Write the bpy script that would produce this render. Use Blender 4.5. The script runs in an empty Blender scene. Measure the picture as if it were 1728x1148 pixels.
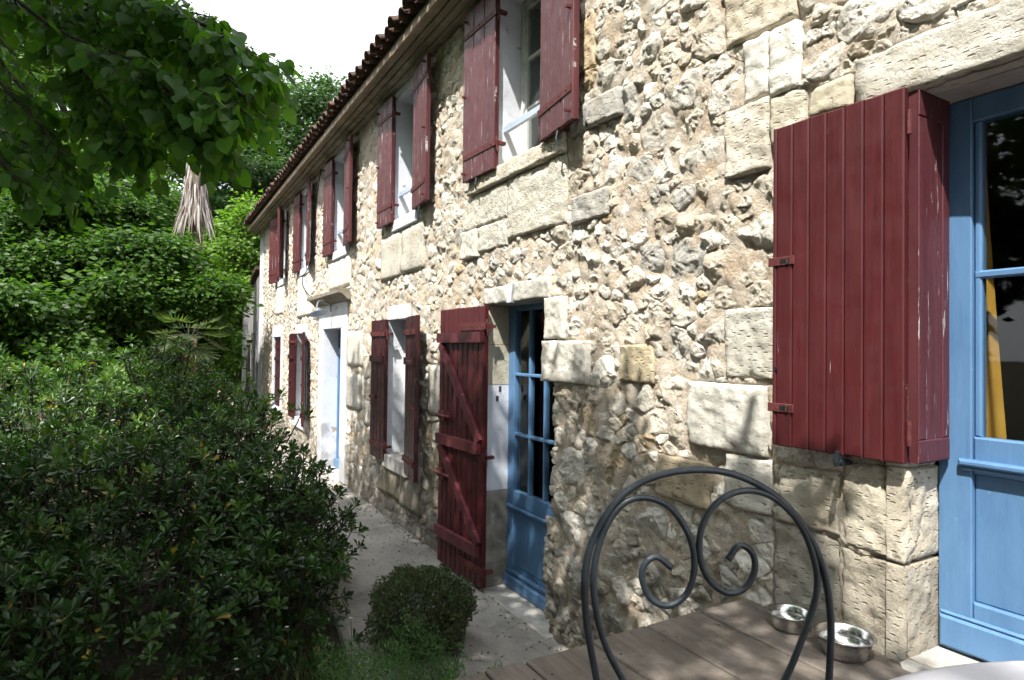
import bpy, math, random
import numpy as np
from mathutils import Matrix, Vector

# ------------------------------------------------------------------ camera
SC = bpy.context.scene
COL = SC.collection
FPX, CAM_D, CAM_H = 1050.0, 2.23, 1.82
_yaw, _pit, _rol = math.atan(604/FPX), math.atan(18/FPX), math.atan(.012)
_f0 = np.array([math.sin(_yaw), math.cos(_yaw), 0]); _wr = np.array([math.cos(_yaw), -math.sin(_yaw), 0]); _wu = np.array([0, 0, 1.])
FW = _f0*math.cos(_pit)+_wu*math.sin(_pit); _u0 = -_f0*math.sin(_pit)+_wu*math.cos(_pit)
CR = math.cos(_rol)*_wr+math.sin(_rol)*_u0; CU = -math.sin(_rol)*_wr+math.cos(_rol)*_u0
CP = np.array([-CAM_D, 0, CAM_H])
cam = bpy.data.cameras.new('camera'); cam.sensor_width = 36; cam.lens = FPX/1728*36; cam.clip_start = .05; cam.clip_end = 2000
camo = bpy.data.objects.new('camera', cam); COL.objects.link(camo); SC.camera = camo
camo.matrix_world = Matrix(((CR[0], CU[0], -FW[0], CP[0]), (CR[1], CU[1], -FW[1], CP[1]), (CR[2], CU[2], -FW[2], CP[2]), (0, 0, 0, 1)))

# ------------------------------------------------------------------ world, sun, exposure
SUN = np.array([1., .75, -1.9]); SUN /= np.linalg.norm(SUN)          # direction the light travels
W = bpy.data.worlds.new('World'); SC.world = W; W.use_nodes = True
nt = W.node_tree; nt.nodes.clear()
out = nt.nodes.new('ShaderNodeOutputWorld'); bg = nt.nodes.new('ShaderNodeBackground'); sky = nt.nodes.new('ShaderNodeTexSky')
sky.sky_type = 'NISHITA'; sky.sun_disc = False
sky.sun_elevation = math.asin(-SUN[2]); sky.sun_rotation = math.atan2(-SUN[0], -SUN[1])
sky.dust_density = 2.0
mx = nt.nodes.new('ShaderNodeMix'); mx.data_type = 'RGBA'
tc = nt.nodes.new('ShaderNodeTexCoord'); nz = nt.nodes.new('ShaderNodeTexNoise'); nz.inputs['Scale'].default_value = 2.2; nz.inputs['Detail'].default_value = 5
mr = nt.nodes.new('ShaderNodeMapRange'); mr.inputs[1].default_value = .3; mr.inputs[2].default_value = .62; mr.inputs[3].default_value = .62; mr.inputs[4].default_value = .95
nt.links.new(tc.outputs['Generated'], nz.inputs['Vector']); nt.links.new(nz.outputs['Fac'], mr.inputs[0]); nt.links.new(mr.outputs[0], mx.inputs['Factor'])
nt.links.new(sky.outputs[0], mx.inputs['A']); mx.inputs['B'].default_value = (12.4, 12.8, 13.4, 1)      # thin bright cloud
nt.links.new(mx.outputs['Result'], bg.inputs[0]); bg.inputs[1].default_value = .1; nt.links.new(bg.outputs[0], out.inputs[0])
sl = bpy.data.lights.new('sun', 'SUN'); sl.energy = 5.0; sl.angle = math.radians(.55); sl.color = (1, .965, .91)
so = bpy.data.objects.new('sun', sl); COL.objects.link(so); so.rotation_euler = Vector(SUN).to_track_quat('-Z', 'Y').to_euler()
vs = SC.view_settings; vs.view_transform = 'Standard'; vs.look = 'None'; vs.gamma = 1; vs.use_curve_mapping = False; vs.exposure = 1.0
SC.render.engine = 'CYCLES'; SC.cycles.use_denoising = True; SC.cycles.max_bounces = 5; SC.cycles.diffuse_bounces = 2; SC.cycles.adaptive_threshold = .04; SC.cycles.use_light_tree = False; W.cycles.sampling_method = 'MANUAL'; W.cycles.sample_map_resolution = 256
SC.cycles.transparent_max_bounces = 8; SC.cycles.caustics_reflective = False; SC.cycles.caustics_refractive = False

RND = random.Random(7); NR = np.random.default_rng(11)

def at(px, py, dist):                       # point on the sight line through a photo pixel at that depth (metres)
    return CP + (FW + CR*(px-864)/FPX - CU*(py-574)/FPX)*dist
def proj(p):
    v = np.asarray(p)-CP; w = v@FW
    return 864+FPX*(v@CR)/w, 574-FPX*(v@CU)/w, w

# ------------------------------------------------------------------ numpy noise
def _h(ix, iy, iz):
    n = (ix*374761393+iy*668265263+iz*1442695041) & 0x7fffffff
    n = (n ^ (n >> 13))*1274126177 & 0x7fffffff
    n = (n ^ (n >> 16))
    return (n & 0xffff)/32767.5-1
def vnoise(p):
    p = np.asarray(p, float); i = np.floor(p).astype(np.int64); f = p-i; f = f*f*(3-2*f)
    x, y, z = i[:, 0], i[:, 1], i[:, 2]; r = 0
    for a in (0, 1):
        for b in (0, 1):
            for c in (0, 1):
                w = (f[:, 0] if a else 1-f[:, 0])*(f[:, 1] if b else 1-f[:, 1])*(f[:, 2] if c else 1-f[:, 2])
                r = r+w*_h(x+a, y+b, z+c)
    return r
def fbm(p, o=3, g=.5):
    p = np.asarray(p, float); r = 0; a = 1
    for k in range(o):
        r = r+a*vnoise(p+k*17.3); p = p*2.03; a *= g
    return r

# ------------------------------------------------------------------ mesh and object helpers
def mesh(name, V, F, mats=(), smooth=False, col=None, mi=None):
    me = bpy.data.meshes.new(name)
    V = np.asarray(V, float)
    if isinstance(F, np.ndarray):
        n, k = F.shape
        me.vertices.add(len(V)); me.vertices.foreach_set('co', V.ravel())
        me.loops.add(n*k); me.loops.foreach_set('vertex_index', F.ravel().astype(np.int32))
        me.polygons.add(n); me.polygons.foreach_set('loop_start', np.arange(0, n*k, k, dtype=np.int32))
        me.update(calc_edges=True)
    else:
        me.from_pydata([tuple(v) for v in V], [], F)
    if smooth: me.polygons.foreach_set('use_smooth', np.ones(len(me.polygons), bool))
    if col is not None:
        a = me.color_attributes.new('Col', 'FLOAT_COLOR', 'POINT')
        c = np.ones((len(V), 4)); c[:, :3] = col; a.data.foreach_set('color', c.ravel())
    if not isinstance(mats, (list, tuple)): mats = [mats]
    for m in mats: me.materials.append(m)
    if mi is not None: me.polygons.foreach_set('material_index', np.asarray(mi, np.int32))
    me.update()
    return me
def link(name, me, parent=None, loc=(0, 0, 0), rot=(0, 0, 0), **props):
    o = bpy.data.objects.new(name, me); COL.objects.link(o); o.location = loc; o.rotation_euler = rot
    if parent is not None: o.parent = parent
    for k, v in props.items(): o[k] = v
    return o
def thing(name, label, cat, loc=(0, 0, 0), rot=(0, 0, 0), group=None):
    o = link(name, None, None, loc, rot, label=label, category=cat)
    o.empty_display_size = .1
    if group: o['group'] = group
    return o
def tag(o, label, cat, group=None):
    o['label'] = label; o['category'] = cat
    if group: o['group'] = group
    return o

class MB:                                   # gathers simple solids into one mesh
    def __init__(s): s.v = []; s.f = []
    def add(s, V, F):
        b = len(s.v); s.v += [tuple(map(float, p)) for p in V]; s.f += [tuple(i+b for i in f) for f in F]; return s
    def box(s, x0, x1, y0, y1, z0, z1):
        V = [(x, y, z) for x in (x0, x1) for y in (y0, y1) for z in (z0, z1)]
        return s.add(V, [(0, 1, 3, 2), (4, 6, 7, 5), (0, 4, 5, 1), (2, 3, 7, 6), (0, 2, 6, 4), (1, 5, 7, 3)])
    def cham(s, x0, x1, y0, y1, z0, z1, c=.003):      # box whose x0 face is chamfered
        V = [(x0, y, z) for y in (y0+c, y1-c) for z in (z0+c, z1-c)]+[(x0+c, y, z) for y in (y0, y1) for z in (z0, z1)]+[(x1, y, z) for y in (y0, y1) for z in (z0, z1)]
        F = [(0, 1, 3, 2)]
        for a, b in ((0, 4), (4, 8)):
            F += [(a, a+2, b+2, b), (a+2, a+3, b+3, b+2), (a+3, a+1, b+1, b+3), (a+1, a, b, b+1)]
        F.append((8, 10, 11, 9))
        return s.add(V, F)
    def prism(s, poly, axis, a, b):          # poly of 2-D points swept along an axis
        n = len(poly)
        def P(p, t):
            q = list(p); q.insert(axis, t); return q
        V = [P(p, a) for p in poly]+[P(p, b) for p in poly]
        F = [tuple(range(n-1, -1, -1)), tuple(range(n, 2*n))]+[(i, (i+1) % n, n+(i+1) % n, n+i) for i in range(n)]
        return s.add(V, F)
    def tube(s, P, r, n=8, cap=True):
        P = [np.asarray(p, float) for p in P]; R = r if hasattr(r, '__len__') else [r]*len(P)
        b = len(s.v); up = np.array([.31, .17, .93])
        ref = None
        for i, p in enumerate(P):
            t = P[min(i+1, len(P)-1)]-P[max(i-1, 0)]; t = t/(np.linalg.norm(t)+1e-9)
            if ref is None: ref = np.cross(t, up if abs(t@up) < .9 else np.array([1., 0, 0]))
            ref = ref-t*(ref@t); ref /= np.linalg.norm(ref)+1e-9; c = np.cross(t, ref)
            for k in range(n):
                a = 2*math.pi*k/n; s.v.append(tuple(p+R[i]*(math.cos(a)*ref+math.sin(a)*c)))
        for i in range(len(P)-1):
            for k in range(n):
                s.f.append((b+i*n+k, b+i*n+(k+1) % n, b+(i+1)*n+(k+1) % n, b+(i+1)*n+k))
        if cap: s.f.append(tuple(b+k for k in range(n-1, -1, -1))); s.f.append(tuple(b+(len(P)-1)*n+k for k in range(n)))
        return s
    def lathe(s, prof, n=24, c=(0, 0, 0)):   # prof: (radius, z)
        b = len(s.v)
        for r, z in prof:
            for k in range(n):
                a = 2*math.pi*k/n; s.v.append((c[0]+r*math.cos(a), c[1]+r*math.sin(a), c[2]+z))
        for i in range(len(prof)-1):
            for k in range(n):
                s.f.append((b+i*n+k, b+i*n+(k+1) % n, b+(i+1)*n+(k+1) % n, b+(i+1)*n+k))
        return s
    def me(s, name, mat, smooth=False): return mesh(name, s.v, s.f, mat, smooth)
    def obj(s, name, mat, parent=None, smooth=False, loc=(0, 0, 0), rot=(0, 0, 0), **p):
        return link(name, s.me(name, mat, smooth), parent, loc, rot, **p)
def curve(P, n=10):                          # Catmull-Rom through points
    P = [np.asarray(p, float) for p in P]; Q = [2*P[0]-P[1]]+P+[2*P[-1]-P[-2]]; o = []
    for i in range(1, len(Q)-2):
        for k in range(n):
            t = k/n; a, b, c, d = Q[i-1], Q[i], Q[i+1], Q[i+2]
            o.append(.5*((2*b)+(c-a)*t+(2*a-5*b+4*c-d)*t*t+(3*b-a-3*c+d)*t**3))
    return o+[P[-1]]

# ------------------------------------------------------------------ materials
class NM:
    def __init__(s, name):
        s.m = bpy.data.materials.new(name); s.m.use_nodes = True; s.t = s.m.node_tree
        s.b = s.t.nodes['Principled BSDF']; s.b.inputs['Roughness'].default_value = .8; s.b.inputs['Specular IOR Level'].default_value = .3
        s.o = s.t.nodes['Material Output']; s.tc = None
    def n(s, k, **p):
        q = s.t.nodes.new('ShaderNode'+k)
        for a, b in p.items(): setattr(q, a, b)
        return q
    def l(s, a, b): s.t.links.new(a, b)
    def co(s, kind='Object', scale=None):
        g = s.n('TexCoord') if kind != 'World' else s.n('NewGeometry')
        v = g.outputs[kind] if kind != 'World' else g.outputs['Position']
        if scale is not None:
            m = s.n('Mapping'); m.inputs['Scale'].default_value = scale; s.l(v, m.inputs[0]); v = m.outputs[0]
        return v
    def noise(s, v, sc, det=4, ro=.6, dist=0):
        q = s.n('TexNoise'); q.inputs['Scale'].default_value = sc; q.inputs['Detail'].default_value = det; q.inputs['Roughness'].default_value = ro; q.inputs['Distortion'].default_value = dist
        s.l(v, q.inputs['Vector']); return q.outputs['Fac']
    def voro(s, v, sc, feat='F1', rnd=1):
        q = s.n('TexVoronoi', feature=feat); q.inputs['Scale'].default_value = sc; q.inputs['Randomness'].default_value = rnd; s.l(v, q.inputs['Vector']); return q.outputs['Distance']
    def ramp(s, f, pts):
        q = s.n('ValToRGB'); e = q.color_ramp.elements
        while len(e) < len(pts): e.new(.5)
        for k, (p, c) in enumerate(pts):
            e[k].position = p; e[k].color = (*c, 1) if hasattr(c, '__len__') else (c, c, c, 1)
        s.l(f, q.inputs[0]); return q.outputs[0]
    def mr(s, f, a, b, c=0., d=1.):
        q = s.n('MapRange'); 
        for i, x in enumerate((a, b, c, d)): q.inputs[i+1].default_value = x
        s.l(f, q.inputs[0]); return q.outputs[0]
    def mix(s, f, a, b, mode='MIX'):
        q = s.n('Mix', data_type='RGBA', blend_type=mode)
        for key, x in (('Factor', f), ('A', a), ('B', b)):
            if isinstance(x, bpy.types.NodeSocket): s.l(x, q.inputs[key])
            elif key == 'Factor': q.inputs[key].default_value = x
            else: q.inputs[key].default_value = (*x, 1)
        return q.outputs['Result']
    def math(s, op, a, b=0.):
        q = s.n('Math', operation=op)
        for i, x in enumerate((a, b)):
            if isinstance(x, bpy.types.NodeSocket): s.l(x, q.inputs[i])
            else: q.inputs[i].default_value = x
        return q.outputs[0]
    def attr(s, n='Col'):
        q = s.n('Attribute'); q.attribute_name = n; return q.outputs['Color']
    def rnd(s): return s.n('ObjectInfo').outputs['Random']
    def col(s, c):
        if isinstance(c, bpy.types.NodeSocket): s.l(c, s.b.inputs['Base Color'])
        else: s.b.inputs['Base Color'].default_value = (*c, 1)
        return s
    def bump(s, h, d=.01, st=1.):
        q = s.n('Bump'); q.inputs['Strength'].default_value = st; q.inputs['Distance'].default_value = d; s.l(h, q.inputs['Height'])
        if s.b.inputs['Normal'].links: s.l(s.b.inputs['Normal'].links[0].from_socket, q.inputs['Normal'])
        s.l(q.outputs[0], s.b.inputs['Normal']); return s
    def set(s, **k):
        for a, v in k.items():
            a = a.replace('_', ' ')
            if isinstance(v, bpy.types.NodeSocket): s.l(v, s.b.inputs[a])
            else: s.b.inputs[a].default_value = v
        return s
M = {}
def grime(m, c, zmax=.8, dark=(.085, .078, .064), amt=.7):   # damp, lichen and soil splash at the wall foot, broken up by noise
    p = m.co('World'); sx = m.n('SeparateXYZ'); m.l(p, sx.inputs[0])
    n = m.noise(p, 2.6, 3, .65)
    h = m.math('ADD', sx.outputs['Z'], m.mr(n, .25, .75, -.75, .75))
    f = m.mr(h, .15, zmax, amt, 0.)
    c = m.mix(f, c, dark)
    n2 = m.noise(p, 1.1, 4, .7)                                # grey weathering in big patches
    return m.mix(m.mr(n2, .54, .74, 0, .4), c, (.22, .215, .2))
def build_materials():
    m = NM('rubble_stone'); p = m.co('World'); c = m.attr()
    c = m.mix(.9, c, m.ramp(m.noise(p, 9, 4, .7), [(.25, (.74, .69, .61)), (.5, (1.03, 1.01, .98)), (.75, (1.2, 1.19, 1.17))]), 'MULTIPLY')
    c = m.mix(m.mr(m.noise(p, 48, 3, .75), .53, .68, 0, .5), c, (.38, .32, .24))
    m.col(grime(m, c)).set(Roughness=.95)
    m.bump(m.noise(p, 30, 5, .78), .024)
    M['stone'] = m.m
    m = NM('lime_mortar'); p = m.co('World')
    c = m.ramp(m.noise(p, 6, 5, .75), [(.3, (.5, .35, .22)), (.5, (.63, .53, .41)), (.7, (.7, .65, .57))])
    c = m.mix(m.mr(m.voro(p, 42), .1, .45, .0, 1), (.66, .6, .5), c)
    m.col(grime(m, c)).set(Roughness=1.)
    m.bump(m.noise(p, 34, 5, .8), .03)
    M['mortar'] = m.m
    m = NM('dressed_limestone'); p = m.co('World'); c = m.attr()
    c = m.mix(.8, c, m.ramp(m.noise(p, 5, 6, .7), [(.3, (.7, .65, .55)), (.55, (1, .99, .96)), (.75, (1.15, 1.14, 1.1))]), 'MULTIPLY')
    q = m.n('Mapping'); q.inputs['Rotation'].default_value = (.62, 0, 0); q.inputs['Scale'].default_value = (30, 22, 62); m.l(p, q.inputs[0])
    ch = m.mr(m.voro(q.outputs[0], 1.), .10, .30)
    c = m.mix(m.mr(ch, 0, 1, .22, 0), c, (.34, .28, .19))
    m.col(grime(m, c)).set(Roughness=.92)
    m.bump(m.noise(p, 28, 6, .75), .016).bump(ch, .007)
    M['block'] = m.m
    m = NM('smooth_cut_stone'); p = m.co('World'); c = m.attr()
    c = m.mix(.7, c, m.ramp(m.noise(p, 6, 6, .7), [(.3, (.75, .72, .66)), (.6, (1, 1, .98)), (.75, (1.1, 1.1, 1.07))]), 'MULTIPLY')
    pit = m.mr(m.voro(p, 24), .03, .14)
    c = m.mix(m.mr(pit, 0, 1, .5, 0), c, (.25, .21, .15))
    m.col(grime(m, c)).set(Roughness=.9); m.bump(m.noise(p, 30, 8, .65), .008).bump(pit, .006)
    M['cut'] = m.m
    m = NM('white_limewash'); p = m.co('World')
    fl = m.mr(m.noise(p, 4.5, 6, .65), .63, .66)
    c = m.mix(fl, m.ramp(m.noise(p, 3, 5), [(.3, (.56, .585, .64)), (.7, (.73, .75, .79))]), m.ramp(m.noise(p, 30, 5), [(.3, (.36, .30, .2)), (.7, (.6, .54, .42))]))
    m.col(grime(m, c, .55, (.2, .18, .15), .6)).set(Roughness=.85); m.bump(m.math('MULTIPLY', fl, -1.), .004).bump(m.noise(p, 25, 6), .004)
    M['white'] = m.m
    for nm, ba, worn in (('red', (.072, .009, .011), .665), ('red_worn', (.096, .023, .026), .595), ('red_dark', (.046, .008, .010), .63), ('red_faded', (.115, .024, .03), .66), ('red_peeled', (.09, .022, .027), .6)):
        m = NM(nm+'_shutter_paint'); p = m.co('Object', (1, 26, 2.2)); p2 = m.co('Object', (1, 1, 1))
        rn = m.rnd(); v = m.n('VectorMath', operation='ADD'); m.l(p, v.inputs[0]); m.l(rn, v.inputs[1]); 
        vm = m.n('VectorMath', operation='SCALE'); vm.inputs['Scale'].default_value = 37.; cb = m.n('CombineXYZ'); m.l(rn, cb.inputs[0]); m.l(rn, cb.inputs[1]); m.l(rn, cb.inputs[2]); m.l(cb.outputs[0], vm.inputs[0]); m.l(vm.outputs[0], v.inputs[1])
        c = m.ramp(m.noise(v.outputs[0], 1.6, 5), [(.3, tuple(x*.8 for x in ba)), (.7, tuple(x*1.2+.004 for x in ba))])
        c = m.mix(m.mr(rn, 0, 1, 0, .25), c, tuple(x*.62 for x in ba))
        fl = m.mr(m.noise(v.outputs[0], 1.3, 7, .72), worn, worn+.025)
        c = m.mix(m.math('MULTIPLY', fl, .8), c, m.ramp(m.noise(v.outputs[0], 3), [(.35, (.3, .27, .25)), (.65, (.62, .6, .58))]))
        m.col(c).set(Roughness=m.mr(m.noise(p2, 14, 4), .3, .7, .38, .6), Specular_IOR_Level=.4)
        m.bump(m.noise(v.outputs[0], 2.5, 6), .0016).bump(m.math('MULTIPLY', fl, -1.), .0012)
        M[nm] = m.m
    m = NM('rusty_red_iron'); p = m.co('World'); m.col(m.ramp(m.noise(p, 40, 4), [(.4, (.085, .018, .02)), (.65, (.12, .035, .03)), (.8, (.1, .045, .025))])).set(Roughness=.6); m.bump(m.noise(p, 90, 4), .002); M['redmetal'] = m.m
    m = NM('blue_door_paint'); p = m.co('World'); g = m.co('World', (3, 3, 1))
    c = m.ramp(m.noise(g, 4, 6, .65), [(.3, (.08, .175, .325)), (.7, (.108, .225, .395))])
    c = m.mix(m.mr(m.noise(p, 22, 6, .7), .68, .72, 0, .35), c, (.4, .45, .5))
    m.col(c).set(Roughness=.5, Specular_IOR_Level=.4); m.bump(m.noise(m.co('World', (30, 30, 3)), 2, 5), .0015); M['blue'] = m.m
    m = NM('painted_white_wood'); p = m.co('World'); m.col(m.ramp(m.noise(p, 12, 5), [(.3, (.5, .5, .49)), (.7, (.72, .72, .7))])).set(Roughness=.5); m.bump(m.noise(m.co('World', (30, 30, 3)), 2, 4), .001); M['whitewood'] = m.m
    m = NM('pale_blue_rail'); p = m.co('World'); m.col(m.ramp(m.noise(p, 30, 5), [(.3, (.38, .45, .55)), (.7, (.52, .6, .7))])).set(Roughness=.5); M['rail'] = m.m
    m = NM('window_glass'); m.t.nodes.remove(m.b); gl = m.n('BsdfGlossy'); gl.inputs['Roughness'].default_value = .02; tr = m.n('BsdfTransparent'); tr.inputs[0].default_value = (.86, .89, .87, 1)
    lw = m.n('LayerWeight'); lw.inputs[0].default_value = .5; ms = m.n('MixShader'); m.l(m.math('ADD', m.math('MULTIPLY', m.math('POWER', lw.outputs['Facing'], 4.), .7), .03), ms.inputs[0]); m.l(tr.outputs[0], ms.inputs[1]); m.l(gl.outputs[0], ms.inputs[2]); m.l(ms.outputs[0], m.o.inputs[0]); M['glass'] = m.m
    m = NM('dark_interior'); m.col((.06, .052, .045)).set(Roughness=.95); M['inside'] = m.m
    m = NM('yellow_curtain_cloth'); p = m.co('World'); m.col(m.ramp(m.noise(p, 8, 3), [(.3, (.42, .21, .03)), (.7, (.5, .27, .045))])).set(Roughness=.9); M['curtain'] = m.m
    m = NM('beige_curtain_cloth'); m.col((.22, .2, .17)).set(Roughness=.9); M['net'] = m.m
    def wood(nm, pts, sc, rough=.8, bd=.004, axis='y', knots=True):
        m = NM(nm); s3 = {'y': (22, 1.3, 22), 'z': (22, 22, 1.3)}[axis]; p = m.co('Object', s3)
        rn = m.rnd(); cb = m.n('CombineXYZ'); [m.l(rn, cb.inputs[i]) for i in range(3)]
        vm = m.n('VectorMath', operation='SCALE'); vm.inputs['Scale'].default_value = 51.; m.l(cb.outputs[0], vm.inputs[0])
        v = m.n('VectorMath', operation='ADD'); m.l(p, v.inputs[0]); m.l(vm.outputs[0], v.inputs[1]); v = v.outputs[0]
        g = m.noise(v, sc, 7, .7, .4); c = m.ramp(g, pts)
        c = m.mix(m.mr(rn, 0, 1, 0, .3), c, tuple(x*.6 for x in pts[1][1]))
        w = m.co('World'); c = m.mix(m.mr(m.noise(w, 7, 6, .7), .48, .75, 0, .5), c, tuple(x*1.45 for x in pts[-1][1]))
        c = m.mix(m.mr(m.noise(w, 3.2, 5, .7), .52, .7, 0, .45), c, tuple(x*.5 for x in pts[0][1]))
        m.col(c).set(Roughness=rough); m.bump(g, bd).bump(m.noise(v, sc*4, 4), bd*.4); M[nm] = m.m
    wood('deck_wood', [(.28, (.085, .07, .056)), (.5, (.165, .138, .114)), (.72, (.24, .208, .178))], 1.1, .75, .004)
    wood('eaves_wood', [(.28, (.15, .13, .095)), (.5, (.26, .23, .175)), (.72, (.36, .33, .265))], 1.0)
    wood('drip_wood', [(.28, (.17, .12, .075)), (.5, (.3, .22, .15)), (.72, (.4, .33, .25))], 1.0)
    wood('barn_wood', [(.28, (.14, .135, .13)), (.5, (.23, .22, .215)), (.72, (.32, .31, .3))], 1.0, axis='z')
    m = NM('terracotta_tile'); p = m.co('World'); c = m.ramp(m.noise(p, 6, 6, .7), [(.3, (.05, .036, .032)), (.5, (.11, .065, .05)), (.7, (.17, .1, .07))]); c = m.mix(m.mr(m.rnd(), 0, 1, 0, .6), c, (.09, .065, .055)); m.col(c).set(Roughness=.9); m.bump(m.noise(p, 40, 5), .004); M['tile'] = m.m
    m = NM('concrete_path'); p = m.co('World')
    c = m.ramp(m.noise(p, 1.6, 8, .72), [(.3, (.2, .185, .165)), (.5, (.31, .29, .26)), (.72, (.41, .385, .345))])
    c = m.mix(m.mr(m.noise(p, 70, 3, .8), .6, .75, 0, .5), c, (.45, .42, .37)); c = m.mix(m.mr(m.noise(p, 38, 4, .8), .62, .72, 0, .5), c, (.09, .08, .065))
    dn = m.n('TexNoise'); dn.inputs['Scale'].default_value = 2.5; m.l(p, dn.inputs['Vector']); dv = m.n('VectorMath', operation='ADD'); m.l(p, dv.inputs[0]); m.l(dn.outputs['Color'], dv.inputs[1])
    ck = m.mr(m.voro(dv.outputs[0], .62, 'DISTANCE_TO_EDGE'), .0, .006); c = m.mix(m.mr(ck, 0, 1, .55, 0), c, (.09, .08, .065))
    m.col(c).set(Roughness=.9); m.bump(m.noise(p, 45, 7, .75), .006).bump(m.noise(p, 4, 4), .02); M['path'] = m.m
    m = NM('threshold_concrete'); p = m.co('World'); m.col(m.ramp(m.noise(p, 5, 7, .7), [(.3, (.3, .28, .25)), (.6, (.5, .48, .44)), (.75, (.62, .6, .56))])).set(Roughness=.9); m.bump(m.noise(p, 35, 7, .7), .006); M['sill'] = m.m
    m = NM('garden_soil'); p = m.co('World'); c = m.ramp(m.noise(p, 2.5, 8, .75), [(.3, (.028, .02, .012)), (.5, (.06, .045, .028)), (.7, (.06, .075, .026))]); m.col(c).set(Roughness=1.); m.bump(m.noise(p, 14, 8, .75), .05); M['soil'] = m.m
    m = NM('blackened_iron'); p = m.co('World'); m.col(m.ramp(m.noise(p, 30, 5), [(.35, (.014, .02, .026)), (.65, (.024, .034, .042)), (.8, (.05, .045, .04))])).set(Roughness=m.mr(m.noise(p, 50, 4), .3, .7, .3, .5), Specular_IOR_Level=.55); m.bump(m.noise(p, 160, 4), .0008); M['iron'] = m.m
    m = NM('stainless_steel'); p = m.co('Object', (1, 1, 60)); m.col((.56, .55, .54)).set(Metallic=1., Roughness=m.mr(m.noise(p, 5, 4), .3, .7, .16, .3)); m.bump(m.noise(m.co('World'), 60, 3), .0006); M['steel'] = m.m
    m = NM('white_table_enamel'); p = m.co('World'); c = m.ramp(m.noise(p, 30, 6, .7), [(.6, (.66, .65, .69)), (.73, (.55, .5, .5)), (.8, (.4, .3, .25))]); m.col(c).set(Roughness=.45); M['table'] = m.m
    m = NM('zinc_lamp'); m.col((.3, .32, .34)).set(Metallic=.7, Roughness=.45); M['zinc'] = m.m
    m = NM('black_cable'); m.col((.015, .015, .016)).set(Roughness=.5); M['cable'] = m.m
    def bark(nm, a, b):
        m = NM(nm); p = m.co('World', (6, 6, 1.4)); m.col(m.ramp(m.noise(p, 3, 7, .7), [(.35, a), (.65, b)])).set(Roughness=.95); m.bump(m.noise(p, 5, 6, .7), .02); M[nm] = m.m
    bark('bark', (.035, .027, .02), (.11, .09, .07)); bark('twig_bark', (.02, .016, .012), (.06, .045, .032)); bark('palm_bark', (.09, .06, .04), (.2, .15, .1))
    def leaf(nm, tl=.35, rough=.45, spec=.35, tw=(1.5, 1.9, .6)):
        m = NM(nm); c = m.attr(); m.col(c).set(Roughness=rough, Specular_IOR_Level=spec)
        t = m.n('BsdfTranslucent'); m.l(m.mix(1., c, tw, 'MULTIPLY'), t.inputs[0]); ms = m.n('MixShader'); ms.inputs[0].default_value = tl
        m.l(m.b.outputs[0], ms.inputs[1]); m.l(t.outputs[0], ms.inputs[2]); m.l(ms.outputs[0], m.o.inputs[0]); M[nm] = m.m
    leaf('lime_leaf', .56, .45, .3, (1.9, 2.1, .5)); leaf('tree_leaf', .4, .5); leaf('shrub_leaf', .26, .34, .38); leaf('box_leaf', .2, .4); leaf('grass_blade', .35, .5); leaf('dead_frond', .15, .8, .1, (1.2, 1.1, .9))
    m = NM('flower_petal'); m.col((.8, .8, .76)).set(Roughness=.6); M['petal'] = m.m
    m = NM('yellow_flower_eye'); m.col((.6, .42, .03)).set(Roughness=.7); M['eye'] = m.m
build_materials()
# ------------------------------------------------------------------ ground and path
def build_ground():
    ys = np.concatenate([[-300, -120, -40, -12], np.linspace(-4, 24, 57), [30, 40, 60, 120, 300]]); xs = np.concatenate([[-300, -120, -40, -20], np.linspace(-12, 12, 49), [20, 40, 120, 300]])
    X, Y = np.meshgrid(xs, ys, indexing='ij'); P = np.stack([X.ravel(), Y.ravel(), np.zeros(X.size)], 1)
    P[:, 2] = -.09+.05*fbm(np.stack([P[:, 0]*.7, P[:, 1]*.7, P[:, 2]], 1), 3)*(np.abs(P[:, 0]) < 40)
    P[:, 2] = np.minimum(P[:, 2], -.05)
    n, m = X.shape; I = np.arange(n*m).reshape(n, m)
    F = np.stack([I[:-1, :-1].ravel(), I[1:, :-1].ravel(), I[1:, 1:].ravel(), I[:-1, 1:].ravel()], 1)
    link('ground', mesh('ground', P, F, M['soil'], True), kind='structure')
    b = MB(); L = []                                             # concrete path with a wavering garden edge
    for y in np.linspace(.9, 21, 68):
        e = -1.12+.09*math.sin(y*1.3)+.05*math.sin(y*3.1+1)
        L.append([(e, y, -.1), (e+.01, y, -.012), (e+.05, y, 0), (-.5, y, .004), (.0, y, .002), (.06, y, 0)])
    V = [p for r in L for p in r]; k = 6
    F = [(i*k+j, i*k+j+1, (i+1)*k+j+1, (i+1)*k+j) for i in range(len(L)-1) for j in range(k-1)]
    link('path', mesh('path', V, F, M['path']), kind='structure')
build_ground()

# ------------------------------------------------------------------ the house
HOUSE = thing('stone_house', 'long rubble stone house with red shutters and blue doors', 'house', (0, 0, 0))
Y_END, Z_TOP = 16.2, 4.62
# openings: (y0, y1, z0, z1)
BIG = (-.15, 1.165, .80, 2.71); D2 = (3.30, 4.22, 0, 2.165); L1 = (5.92, 6.56, .70, 2.14); DF = (8.53, 9.55, .03, 2.11)
L2 = (10.87, 11.55, .62, 2.08); L3 = (13.2, 14.07, .6, 2.05)
UP = [(3.42, 4.10), (5.74, 6.42), (8.28, 9.02), (10.62, 11.32), (12.9, 13.6)]
UZ = (3.2, 4.5)
OPEN = [BIG, D2, L1, DF, L2, L3]+[(a, b, *UZ) for a, b in UP]
CREAM, GREY, OCHRE, WHITE, BEIGE = (.68, .62, .52), (.47, .455, .42), (.6, .48, .32), (.74, .71, .64), (.63, .6, .53)
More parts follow.
